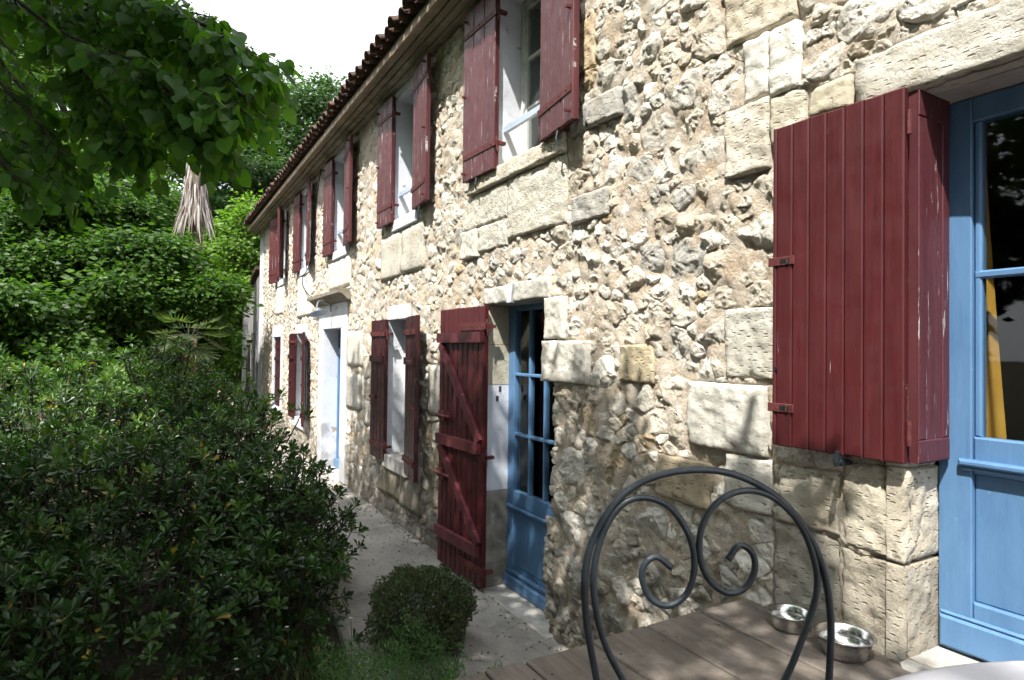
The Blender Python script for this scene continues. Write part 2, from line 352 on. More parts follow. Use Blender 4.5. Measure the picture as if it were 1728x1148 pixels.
# dressed blocks: (y0, y1, z0, z1, proud, material, colour, skirt depth)
BLK = [
 (2.69, 3.15, 3.145, 3.30, .035, 'block', GREY, .06), (2.78, 3.15, 2.60, 2.76, .03, 'block', GREY, .06), (2.92, 3.19, 3.51, 3.82, .02, 'block', OCHRE, .06),
 (1.712, 1.938, 2.60, 2.90, .03, 'block', CREAM, .06), (1.549, 1.70, 2.68, 2.88, .025, 'block', (.62, .57, .46), .06), (1.36, 1.54, 2.74, 2.86, .02, 'cut', (.58, .52, .39), .06),
 (1.716, 1.84, 2.91, 3.17, .03, 'cut', WHITE, .06), (1.575, 1.708, 2.89, 3.16, .032, 'cut', WHITE, .06), (1.60, 1.95, 3.19, 3.42, .02, 'block', (.6, .54, .43), .06),
 (1.691, 1.931, 1.715, 2.015, .03, 'block', (.6, .58, .51), .06), (1.72, 2.147, 1.39, 1.685, .035, 'cut', (.58, .56, .5), .06), (1.70, 1.926, 1.15, 1.375, .03, 'block', WHITE, .06),
 (1.40, 1.66, 1.145, 1.375, .022, 'block', (.62, .57, .47), .06), (1.168, 1.385, 1.12, 1.43, .018, 'block', (.58, .53, .43), .22), (1.168, 1.40, .74, 1.105, .012, 'block', (.4, .36, .29), .22), (1.41, 1.685, .74, 1.13, .008, 'block', (.44, .41, .35), .06),
 (2.95, 3.425, 1.625, 1.885, .04, 'cut', BEIGE, .25), (3.20, 3.42, 1.90, 2.165, .03, 'cut', BEIGE, .25), (2.03, 2.37, 1.10, 1.31, .025, 'block', (.48, .4, .29), .06), (2.40, 2.66, 1.66, 1.86, .03, 'block', (.56, .48, .34), .06),
 (3.2, 4.55, 3.07, 3.195, .05, 'block', CREAM, .25), (3.95, 4.68, 2.80, 3.055, .022, 'block', (.64, .61, .53), .06), (3.2, 3.94, 2.63, 3.06, .024, 'block', (.63, .6, .52), .06), (3.95, 4.42, 2.59, 2.79, .022, 'block', (.62, .59, .52), .06), (4.44, 4.72, 2.57, 2.79, .03, 'cut', BEIGE, .06),
 (5.57, 6.2, 2.60, 3.06, .022, 'block', (.62, .58, .5), .06), (6.21, 6.86, 2.58, 3.06, .02, 'block', (.62, .58, .5), .06), (8.15, 9.32, 2.66, 3.06, .02, 'block', WHITE, .06), (10.5, 11.6, 2.36, 3.06, .02, 'cut', WHITE, .06), (13.0, 13.95, 2.5, 3.06, .02, 'cut', WHITE, .06),
 (7.55, 8.22, 1.60, 2.05, .02, 'cut', BEIGE, .06), (7.62, 8.22, 1.05, 1.50, .02, 'block', GREY, .06), (5.0, 5.42, 1.22, 1.68, .02, 'cut', BEIGE, .06), (5.55, 6.1, .22, .52, .03, 'block', (.4, .36, .28), .06), (6.15, 6.8, .25, .53, .03, 'block', (.42, .37, .27), .06), (6.95, 7.4, .9, 1.2, .02, 'block', BEIGE, .06),
 (-1.5, 1.335, 2.716, 2.895, .03, 'block', (.64, .61, .54), .10),
]
SURR = [(8.22, 9.85, 0, 2.46), (13.05, 14.42, .3, 2.3), (15.72, 16.3, 0, 4.62), (10.72, 11.7, .42, 2.24), (3.40, 4.27, 2.165, 2.30), (5.84, 6.71, 2.14, 2.285), (5.80, 6.74, .54, .70), (4.22, 4.26, 0, 2.2)]+[(a-.04, b+.04, UZ[0]-.13, 4.62) for a, b in UP[1:]]+[(UP[0][0]-.03, UP[0][1]+.03, UZ[0]-.02, 4.62)]
OBST = [(-1.6, 1.165, .74, 2.72), (3.35, 4.22, .75, 1.63), (3.43, 4.22, 0, .75), (3.41, 4.22, 1.6, 2.165)]+[o for o in OPEN if o is not D2]+[b[:4] for b in BLK]+SURR

def fine(P): P = np.asarray(P); return .0072*fbm(P*28, 3, .7)+.003*(.4-2*np.abs(fbm(P*13+90, 2)))
def wob(P):
    P = np.asarray(P)*np.array([.5, 1, 1]); return .012*fbm(P*4.5, 2)-.014*np.clip(fbm(P*10+40, 2)-.45, 0, .7)      # slow unevenness shared by mortar and stones
def build_wall():
    ed = sorted({round(v, 3) for o in OPEN for v in o[:2]}|{-3.0, Y_END}); ys = []
    for a, b in zip(ed[:-1], ed[1:]):
        st = .013+.0055*max(0, (a+b)/2-1.5); st = .12 if b < .1 else st
        ys += list(np.linspace(a, b, max(2, int((b-a)/st)+1))[:-1])
    ys.append(Y_END); ys = np.array(ys)
    ed = sorted({round(v, 3) for o in OPEN for v in o[2:]}|{-.1, Z_TOP}); zs = []
    for a, b in zip(ed[:-1], ed[1:]): zs += list(np.linspace(a, b, max(2, int((b-a)/.021)+1))[:-1])
    zs.append(Z_TOP); zs = np.array(zs)
    Y, Z = np.meshgrid(ys, zs, indexing='ij'); P = np.stack([np.zeros(Y.size), Y.ravel(), Z.ravel()], 1)
    P[:, 0] = -.0015-.008*fbm(P*9, 2)-1.25*fine(P)-wob(P)
    for b in BLK:                                               # the bed lies back behind the dressed stones
        P[(P[:, 1] > b[0]+.006) & (P[:, 1] < b[1]-.006) & (P[:, 2] > b[2]+.006) & (P[:, 2] < b[3]-.006), 0] += .022
    n, m = Y.shape; I = np.arange(n*m).reshape(n, m)
    F = np.stack([I[:-1, :-1].ravel(), I[:-1, 1:].ravel(), I[1:, 1:].ravel(), I[1:, :-1].ravel()], 1)
    cy = ((Y[:-1, :-1]+Y[1:, 1:])/2).ravel(); cz = ((Z[:-1, :-1]+Z[1:, 1:])/2).ravel(); keep = np.ones(len(F), bool)
    for a, b, c, d in OPEN: keep &= ~((cy > a) & (cy < b) & (cz > c) & (cz < d))
    return link('wall', mesh('wall', P, F[keep], M['mortar'], False), HOUSE)
WALL = build_wall()

def block_mesh(y0, y1, z0, z1, H, mat, col, sk, near, rough=0.):
    st = .012 if near else .05
    n = max(4, int((y1-y0)/st)); m = max(4, int((z1-z0)/st)); n, m = min(n, 60), min(m, 40)
    u = np.linspace(0, 1, n+1); v = np.linspace(0, 1, m+1); U, Vv = np.meshgrid(u, v, indexing='ij')
    Y = y0+(y1-y0)*U; Z = z0+(z1-z0)*Vv
    P = np.stack([np.zeros(Y.size), Y.ravel(), Z.ravel()], 1)
    r = .011; d = np.minimum.reduce([Y-y0, y1-Y, Z-z0, z1-Z]).ravel()+.006*fbm(P*18, 2)
    q = np.clip(1-d/r, 0, 1); prof = 1-np.sqrt(np.clip(1-q*q, 0, 1))
    chip = np.clip(fbm(P*7+3, 2)-.55, 0, 1)*.05*(np.clip(1-d/.07, 0, 1))
    P[:, 0] = -H+r*.9*prof+chip-.006*fbm(P*6, 3)-.004*fbm(P*30, 2)
    P[:, 0] -= rough*(.013*fbm(P*7+2, 3, .6)+.012*(.4-2*np.abs(fbm(P*11, 3, .6))))
    P[:, 1] += .004*vnoise(P*14+9)*(q > 0); P[:, 2] += .004*vnoise(P*14+29)*(q > 0)
    I = np.arange(P.shape[0]).reshape(n+1, m+1)
    F = [np.stack([I[:-1, :-1].ravel(), I[:-1, 1:].ravel(), I[1:, 1:].ravel(), I[1:, :-1].ravel()], 1)]
    loop = np.concatenate([I[:, 0], I[-1, 1:], I[-2::-1, -1], I[0, -2:0:-1]]); S = P[loop].copy(); S[:, 0] = sk; b = len(P)
    k = len(loop); j = np.arange(k)
    F.append(np.stack([loop[j], loop[(j+1) % k], b+(j+1) % k, b+j], 1)); P = np.vstack([P, S])
    return mesh('dressed_stone', P, np.vstack(F), M[mat], True, col)
for b in BLK: link('dressed_stone', block_mesh(*b, near=b[0] < 5, rough=.5 if b[0] > 1.1 and b[1] < 1.72 and b[3] < 1.5 else .35 if b[0] < 3.2 else .15), WALL)
for z0, z1, cc in ((.74, 1.105, (.44, .4, .33)), (1.115, 1.435, (.58, .53, .44)), (1.44, 2.71, (.55, .5, .4))):      # returns of the corner stones into the near door's reveal
    me_ = block_mesh(-.025, .192, z0, z1, .012, 'block', cc, .05, True, .4 if z0 < 1.4 else .2); V_ = np.empty(len(me_.vertices)*3); me_.vertices.foreach_get('co', V_); V_ = V_.reshape(-1, 3)
    V_ = np.stack([V_[:, 1], 1.168+V_[:, 0]+.006, V_[:, 2]], 1); me_.vertices.foreach_set('co', V_.ravel()); me_.flip_normals(); me_.update(); link('dressed_stone', me_, WALL)

def clip_poly(P, nx, ny, d):                 # keep nx*x+ny*y <= d
    o = []; n = len(P)
    for i in range(n):
        a, b = P[i], P[(i+1) % n]; da, db = nx*a[0]+ny*a[1]-d, nx*b[0]+ny*b[1]-d
        if da <= 0: o.append(a)
        if (da < 0 < db) or (db < 0 < da):
            t = da/(da-db); o.append((a[0]+(b[0]-a[0])*t, a[1]+(b[1]-a[1])*t))
    return o
def stone_seeds():
    R = random.Random(3); AN = 1.28; cell = .1; grid = {}; out = []
    def free(y, z, r):
        gy, gz = int(y/AN/cell), int(z/cell); k = 2
        for i in range(gy-k, gy+k+1):
            for j in range(gz-k, gz+k+1):
                for (a, b, c) in grid.get((i, j), ()):
                    if ((a-y)/AN)**2+(b-z)**2 < (.86*(r+c))**2: return False
        return True
    def inside(y, z, r):
        for a, b, c, d in OBST:
            if a-.3*r < y < b+.3*r and c-.3*r < z < d+.3*r: return True
        return False
    for lo, hi, tries, ymax in ((.085, .125, 1000, 7.5), (.055, .08, 4000, 9.), (.034, .055, 28000, 16.2), (.019, .033, 26000, 6.5)):
        for _ in range(tries):
            y = -1.5+(ymax+1.5)*R.random()**(1.0 if ymax > 10 else .9); z = -.02+4.62*R.random()
            if y < 1.9 and z < .74: continue
            r = R.uniform(lo, hi)
            if inside(y, z, r) or not free(y, z, r): continue
            out.append((y, z, r)); grid.setdefault((int(y/AN/cell), int(z/cell)), []).append((y, z, r))
    return out, AN
def stone_base(poly, H, K, ns, seed, r):
    P = np.array(poly); c = P.mean(0); R = random.Random(int(seed*1000))
    Q = np.roll(P, -1, 0); P = np.stack([P*.9+Q*.1, P*.1+Q*.9], 1).reshape(-1, 2)
    d = np.linalg.norm(np.roll(P, -1, 0)-P, axis=1); s = np.concatenate([[0], np.cumsum(d)]); t = np.linspace(0, s[-1], ns, endpoint=False)
    PP = np.vstack([P, P[:1]]); B = np.stack([np.interp(t, s, PP[:, 0]), np.interp(t, s, PP[:, 1])], 1)
    B = c+(B-c)*max(.7, 1-.002/r)
    ss = np.array([1.0, 1.0, .95]+[.95*(1-(k+1)/(K-1)) for k in range(K-2)])
    V = np.zeros((len(ss), ns, 3)); V[:, :, 1:] = c+(B-c)[None]*ss[:, None, None]
    V[:, :, 0] = (-H*np.clip(1-ss**6, 0, 1)**.5)[:, None]; V[0, :, 0] = .035; V[1, :, 0] = .008
    V = np.vstack([V.reshape(-1, 3), [[-H, c[0], c[1]]]]); rim = np.ones(len(V)); rim[:ns] = 0; rim[ns:2*ns] = .6
    D = V[:, 1:]-c; cap = np.full(len(V), 9.)                       # broken facets
    for _ in range(4):
        g = np.array([R.gauss(0, 1), R.gauss(0, 1)])*.33*min(1, H/.03); cap = np.minimum(cap, H*R.uniform(.8, 1.4)+D@g)
    V[2*ns:, 0] = np.maximum(V[2*ns:, 0], -np.maximum(cap[2*ns:], -.006))
    F = []; nr = (len(V)-1)//ns; i = np.arange(ns); j = (i+1) % ns
    for k in range(nr-1):
        a, b = k*ns, (k+1)*ns
        F.append(np.stack([a+i, b+i, a+j], 1)); F.append(np.stack([a+j, b+i, b+j], 1))
    F.append(np.stack([(nr-1)*ns+i, np.full(ns, nr*ns), (nr-1)*ns+j], 1))
    return V, np.vstack(F), rim
def build_stones():
    S, AN = stone_seeds(); A = np.array(S); n = len(A); X = np.column_stack([A[:, 0]/AN, A[:, 1]]); rr = A[:, 2]
    out = []; R = random.Random(5)
    for i in range(n):
        r = rr[i]; d2 = (X[:, 0]-X[i, 0])**2+(X[:, 1]-X[i, 1])**2; d2[i] = 9; nb = np.nonzero(d2 < (2.4*r+.15)**2)[0]
        k = 1.9*r; P = [(X[i, 0]+k*math.cos(a), X[i, 1]+k*math.sin(a)) for a in np.linspace(0, 6.2832, 8)[:-1]+i]
        for j in nb[np.argsort(d2[nb])][:22]:
            d = math.sqrt(d2[j]); nx, ny = (X[j]-X[i])/d; cut = (d*d+r*r-rr[j]**2)/(2*d)
            P = clip_poly(P, nx, ny, nx*X[i, 0]+ny*X[i, 1]+cut)
            if len(P) < 3: break
        P = [(p[0]*AN, p[1]) for p in P]; y, z = A[i, :2]
        if len(P) < 3: continue
        for a, b, c, d in OBST:
            if y < a-.35 or y > b+.35 or z < c-.3 or z > d+.3: continue
            s = max((a-y, 0), (y-b, 1), (c-z, 2), (z-d, 3))[1]; g = .004
            P = clip_poly(P, *[(1, 0, a-g), (-1, 0, -b-g), (0, 1, c-g), (0, -1, -d-g)][s])
            if len(P) < 3: break
        P = clip_poly(P, 0, 1, 4.6) if len(P) >= 3 else P
        if len(P) < 3: continue
        Q = np.array(P); ar = .5*abs(np.dot(Q[:, 0], np.roll(Q[:, 1], 1))-np.dot(Q[:, 1], np.roll(Q[:, 0], 1)))
        if ar < 2e-4: continue
        re = math.sqrt(ar/math.pi); px, py, w = proj((0, y, z))
        seen = w > .3 and -20 < px < 1740 and -20 < py < 1160
        out.append((ar/w**2*abs(CAM_D/max(.5, math.hypot(y, CAM_D)))*(1 if seen else .01), P, re, y, z, w))
    out.sort(key=lambda t: -t[0])
    pal = np.array([CREAM, WHITE, GREY, BEIGE, OCHRE, (.6, .53, .43)]); G = []
    g = vnoise(np.array([[o[3]*.8, o[4]*.8, 3.] for o in out]))
    for k, (sc, P, r, y, z, w) in enumerate(out):
        near = k < 300
        K, ns = (14, 48) if near and r > .05 else (10, 34) if near else (8, 22) if w < 5 and r > .025 else (6, 15) if w < 6.5 else (4, 10)
        H = min(.025, .008+.23*r)*R.uniform(.35, 1.2)*(1 if y < 7 else .7)
        V, F, rim = stone_base(P, H, K, ns, k*.37+1, r)
        wts = [1.4, 1.6-.6*g[k], .12+max(0, g[k])*.9, .8, .16, .5]
        G.append((V, F, rim, np.full(len(V), r), np.full(len(V), k*1.147), pal[R.choices(range(6), wts)[0]]*R.uniform(.85, 1.1)))
    V = np.vstack([q[0] for q in G]); rim = np.concatenate([q[2] for q in G]); r = np.concatenate([q[3] for q in G])[:, None]; sd = np.concatenate([q[4] for q in G])[:, None]
    w = V+sd; amp = np.minimum(.010, .15*r[:, 0]); O = V.copy()
    V[:, 0] -= rim*(amp*(.45*fbm(w*.5/r, 2)+.55*(1-2*np.abs(fbm(w*.8/r+7, 2, .6))))+fine(O)-.004)+wob(O)*(rim > 0)
    V[:, 1] += rim*.17*r[:, 0]*fbm(w*1.2/r+31, 2); V[:, 2] += rim*.17*r[:, 0]*fbm(w*1.2/r+57, 2)
    o = 0; VV, FF, CC, nb = [], [], [], 0
    for k, q in enumerate(G):
        n = len(q[0]); v = V[o:o+n]; o += n
        if k < 300: link('stone', mesh('stone', v, q[1], M['stone'], False, q[5]), WALL)
        else: VV.append(v); FF.append(q[1]+nb); CC.append(np.tile(q[5], (n, 1))); nb += n
    link('stones', mesh('stones', np.vstack(VV), np.vstack(FF), M['stone'], False, np.vstack(CC)), WALL, kind='stuff')
    print('stones', len(out), 'tris', sum(len(q[1]) for q in G))
build_stones()

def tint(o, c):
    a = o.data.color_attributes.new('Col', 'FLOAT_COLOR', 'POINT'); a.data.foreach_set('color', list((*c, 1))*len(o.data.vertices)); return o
# ---- shell behind the face: gable, back wall, rooms, so that the openings look into dark rooms
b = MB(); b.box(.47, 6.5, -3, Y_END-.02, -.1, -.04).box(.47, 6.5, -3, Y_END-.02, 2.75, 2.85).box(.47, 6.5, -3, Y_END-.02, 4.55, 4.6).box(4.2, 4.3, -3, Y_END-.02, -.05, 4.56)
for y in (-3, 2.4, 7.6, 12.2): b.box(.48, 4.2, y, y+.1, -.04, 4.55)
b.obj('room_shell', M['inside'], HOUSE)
b = MB(); b.prism([(.013, -.1), (6.6, -.1), (6.6, 7.0), (.013, 4.6)], 1, Y_END-.06, Y_END+.05).box(6.5, 6.6, -3.1, Y_END, -.1, 4.7).box(0, 6.6, -3.1, -3.0, -.1, 5.5); b.obj('gable_wall', M['white'], HOUSE)

def reveal(o, mat, wj=.03, hl=.1, d=.46, proud=.012, sill=None, jl=True, jr=True, bottom=True, lmat=None):
    a, b_, c, e = o
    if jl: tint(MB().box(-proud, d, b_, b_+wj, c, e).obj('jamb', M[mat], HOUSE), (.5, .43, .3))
    if jr: MB().box(-proud, d, a-wj, a, c, e).obj('jamb', M[mat], HOUSE)
    if hl: MB().box(-proud-.002, d, a-wj-.001, b_+wj+.001, e, e+hl).obj('lintel', M[lmat or mat], HOUSE)
    if sill: MB().cham(-sill[1], d, a-wj-.002, b_+wj+.002, c-sill[0], c-.001, .012).obj('sill', M[sill[2]], HOUSE)
MB().box(.072, .5, BIG[0]-.1, BIG[1]+.1, BIG[3]+.002, BIG[3]+.2).obj('lintel', M['sill'], HOUSE)
reveal(DF, 'white', .28, .345, .3, .02); reveal(L2, 'white', .14, .155, .4, .018, (.18, .05, 'white')); reveal(L3, 'white', .14, .24, .4, .018, (.25, .03, 'white'))
reveal(L1, 'white', .02, .143, .4, .02, (.155, .06, 'sill'))
for k, (a, b_) in enumerate(UP): reveal((a, b_, *UZ), 'white', .035, .118, .4, .012, None if k == 0 else (.125, .035, 'white'))
MB().box(-.02, .06, 15.73, Y_END+.051, -.05, 4.62).obj('quoin', M['white'], HOUSE)
# middle door: jamb stones, three-piece lintel with keystone, threshold slab
mj = MB; z = 0
for k, (z0, z1, mt) in enumerate(((0, .19, 'cut'), (.193, .745, 'cut'), (.748, 1.555, 'white'), (1.558, 1.865, 'cut'), (1.868, 2.163, 'cut'))):
    o = mj().cham(-.012-.002*(k % 2),   .2, 4.22-.002*(k % 2), 4.256, z0, z1, .006).obj('jamb_stone', M[mt], HOUSE)
    if mt == 'cut': a = o.data.color_attributes.new('Col', 'FLOAT_COLOR', 'POINT'); c = (.36, .34, .30, 1) if k < 2 else (.5, .46, .36, 1); a.data.foreach_set('color', list(c)*len(o.data.vertices))
for y0, y1, z0, z1, cc in ((3.925, 4.27, 2.166, 2.292, (.55, .53, .48)), (3.36, 3.815, 2.166, 2.305, (.5, .48, .43))):
    link('lintel_stone', block_mesh(y0, y1, z0, z1, .03, 'cut', cc, .3, True), HOUSE)
MB().prism([(3.845, 2.165), (3.90, 2.165), (3.921, 2.297), (3.819, 2.297)], 0, -.034, .3).obj('keystone', M['white'], HOUSE)
MB().cham(-.05, .5, 3.30, 4.255, -.05, .012, .015).obj('threshold', M['sill'], HOUSE)
MB().cham(-.06, .5, 8.5, 9.6, -.05, .03, .015).obj('threshold', M['sill'], HOUSE)
MB().cham(-.06, .22, -.15, 1.165, .62, .795, .012).obj('threshold', M['sill'], HOUSE)
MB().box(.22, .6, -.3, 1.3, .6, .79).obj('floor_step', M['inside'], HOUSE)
for z0, z1, x0, x1 in ((1.50, 1.545, .085, .105), (1.43, 1.47, .06, .082)): MB().box(x0, x1, 4.2165, 4.2185, z0, z1).obj('keeper_hole_dark', M['inside'], HOUSE)  # flat dark plates on the jamb, painting the shade inside keeper holes
# hood over the far door
MB().prism([(-.02, 2.46), (-.05, 2.48), (-.13, 2.55), (-.17, 2.555), (-.17, 2.60), (.02, 2.62)], 1, 8.12, 10.05).obj('door_hood', M['eaves_wood'], HOUSE)

# ---- windows and doors
def sash(name, y0, y1, z0, z1, x, mat, cols, rows, fw=.05, bar=.022, th=.045, extra=None):
    f = MB(); f.cham(x, x+th, y0, y0+fw, z0, z1).cham(x, x+th, y1-fw, y1, z0, z1).cham(x+.002, x+th, y0+fw, y1-fw, z0, z0+fw).cham(x+.002, x+th, y0+fw, y1-fw, z1-fw, z1)
    w = link(name, f.me(name, M[mat]), HOUSE)
    ys = np.linspace(y0+fw, y1-fw, cols+1); zs = np.linspace(z0+fw, z1-fw, rows+1)
    g = MB()
    for yv in ys[1:-1]: MB().cham(x+.004, x+th-.005, yv-bar/2, yv+bar/2, z0+fw, z1-fw).obj('glazing_bar', M[mat], w)
    for zv in zs[1:-1]: MB().cham(x+.006, x+th-.007, y0+fw, y1-fw, zv-bar/2, zv+bar/2).obj('glazing_bar', M[mat], w)
    for i in range(cols):
        for j in range(rows): MB().box(x+.02, x+.024, ys[i]+.002, ys[i+1]-.002, zs[j]+.002, zs[j+1]-.002).obj('pane', M['glass'], w)
    return w
def window(o, x=.2, rail=True):
    a, b_, c, e = o; mid = (a+b_)/2
    w = sash('window', a+.03, mid-.003, c+.03, e-.03, x+.012, 'whitewood', 1, 3); sash('window', mid+.003, b_-.03, c+.03, e-.03, x+.012, 'whitewood', 1, 3)
    f = MB(); f.cham(x, x+.07, a, a+.035, c, e).cham(x, x+.07, b_-.035, b_, c, e).cham(x+.002, x+.07, a+.035, b_-.035, e-.035, e).cham(x+.002, x+.07, a+.035, b_-.035, c, c+.035); f.obj('window_frame', M['whitewood'], HOUSE)
    MB().box(x+.1, x+.105, a+.08, a+.36, c+.05, e-.06).obj('net_curtain', M['net'], HOUSE)
    if rail: MB().box(.03, .06, a, b_, c+.265, c+.31).obj('window_rail', M['rail'], HOUSE)
for k, (a, b_) in enumerate(UP): window((a, b_, *UZ), .175)
window(L1, .17, False); window(L2, .2, False); window(L3, .25, False)

def big_door():
    x = .19; y0, y1 = -.12, 1.165
    fr = MB(); fr.cham(x+.002, x+.06, y1-.105, y1, .80, 2.71, .004).cham(x+.004, x+.06, y0, y1-.105, 2.625, 2.71, .004)
    d = link('door', fr.me('door', M['blue']), HOUSE)
    for a, b_ in ((.48, 1.058), (-.12, .44)):
        MB().cham(x+.008, x+.05, a, b_, 1.42, 1.545, .006).obj('middle_rail', M['blue'], d)
        MB().cham(x-.022, x+.02, a+.0, b_+.035, 1.445, 1.468, .007).cham(x-.01, x+.02, a, b_+.03, 1.43, 1.4445, .005).obj('ledge_moulding', M['blue'], d)
        MB().cham(x+.022, x+.05, a, b_+.001, .985, 1.42, .004).obj('panel', M['blue'], d)
        MB().cham(x+.006, x+.05, a, b_+.002, .80, .984, .006).cham(x-.012, x+.02, a-.0, b_+.1, .808, .915, .008).cham(x-.004, x+.02, a, b_+.1, .9155, .93, .006).obj('bottom_rail', M['blue'], d)
        MB().cham(x+.012, x+.045, a, b_, 2.085, 2.112, .006).obj('glazing_bar', M['blue'], d)
        MB().cham(x+.014, x+.05, a, a+.03, 1.545, 2.625, .006).cham(x+.014, x+.05, b_-.022, b_, 1.545, 2.625, .006).obj('glazing_bead', M['blue'], d)
        for z0, z1 in ((1.546, 2.086), (2.112, 2.624)): MB().box(x+.028, x+.032, a+.028, b_-.02, z0, z1).obj('pane', M['glass'], d)
    MB().cham(x+.003, x+.055, .44, .48, .80, 2.625, .004).obj('meeting_stile', M['blue'], d)
    return d
big_door()
def mid_door():
    x = .17; a, b_ = 3.30, 4.22
    f = MB(); f.cham(x, x+.055, b_-.095, b_, .0, 2.165, .004).cham(x, x+.055, a, a+.17, .0, 2.165, .004).cham(x+.002, x+.05, a+.17, b_-.095, 2.122, 2.165)
    d = link('door', f.me('door', M['blue']), HOUSE)
    MB().cham(x+.004, x+.05, a+.17, b_-.095, .64, .755, .005).obj('middle_rail', M['blue'], d)
    MB().cham(x-.022, x+.0, a+.10, b_-.02, .615, .642, .008).obj('ledge_moulding', M['blue'], d)
    MB().cham(x+.016, x+.05, a+.17, b_-.095, .15, .64, .004).obj('panel', M['blue'], d)
    MB().cham(x+.008, x+.02, a+.21, b_-.135, .19, .6, .008).obj('raised_panel', M['blue'], d)
    MB().cham(x-.03, x+.05, a+.0, b_-.0, .014, .11, .012).cham(x-.008, x+.05, a, b_-.001, .1105, .15, .012).obj('bottom_rail', M['blue'], d)
    ys = [a+.17, 3.715, 3.92, b_-.095]; zs = [.755, 1.183, 1.638, 2.115]
    for yv in ys[1:-1]: MB().cham(x+.006, x+.045, yv-.012, yv+.012, .755, 2.122, .005).obj('glazing_bar', M['blue'], d)
    for zv in zs[1:-1]: MB().cham(x+.004, x+.046, ys[0], ys[-1], zv-.012, zv+.012, .005).obj('glazing_bar', M['blue'], d)
    for i in range(3):
        for j in range(3): MB().box(x+.025, x+.029, ys[i]+.01, ys[i+1]-.01, zs[j]+.01, zs[j+1]-.01).obj('pane', M['glass'], d)
mid_door()
def far_door():
    x = .2; a, b_ = DF[:2]
    f = MB(); f.cham(x, x+.05, b_-.07, b_, .03, 2.11).cham(x, x+.05, a, a+.07, .03, 2.11).cham(x-.01, x+.05, a+.07, b_-.07, 1.74, 1.83)
    d = link('door', f.me('door', M['blue']), HOUSE)
    MB().cham(x+.01, x+.045, a+.07, (a+b_)/2, .03, 1.74).obj('leaf', M['blue'], d); MB().cham(x+.012, x+.045, (a+b_)/2+.003, b_-.07, .03, 1.74).obj('leaf', M['blue'], d)
    MB().cham(x-.03, x+.01, a+.01, b_-.01, .032, .16).obj('bottom_rail', M['blue'], d)
    MB().box(x+.02, x+.024, a+.07, b_-.07, 1.83, 2.1).obj('pane', M['glass'], d)
    MB().cham(x+.004, x+.04, a+.07, b_-.07, 1.955, 1.975).obj('glazing_bar', M['blue'], d)
far_door()

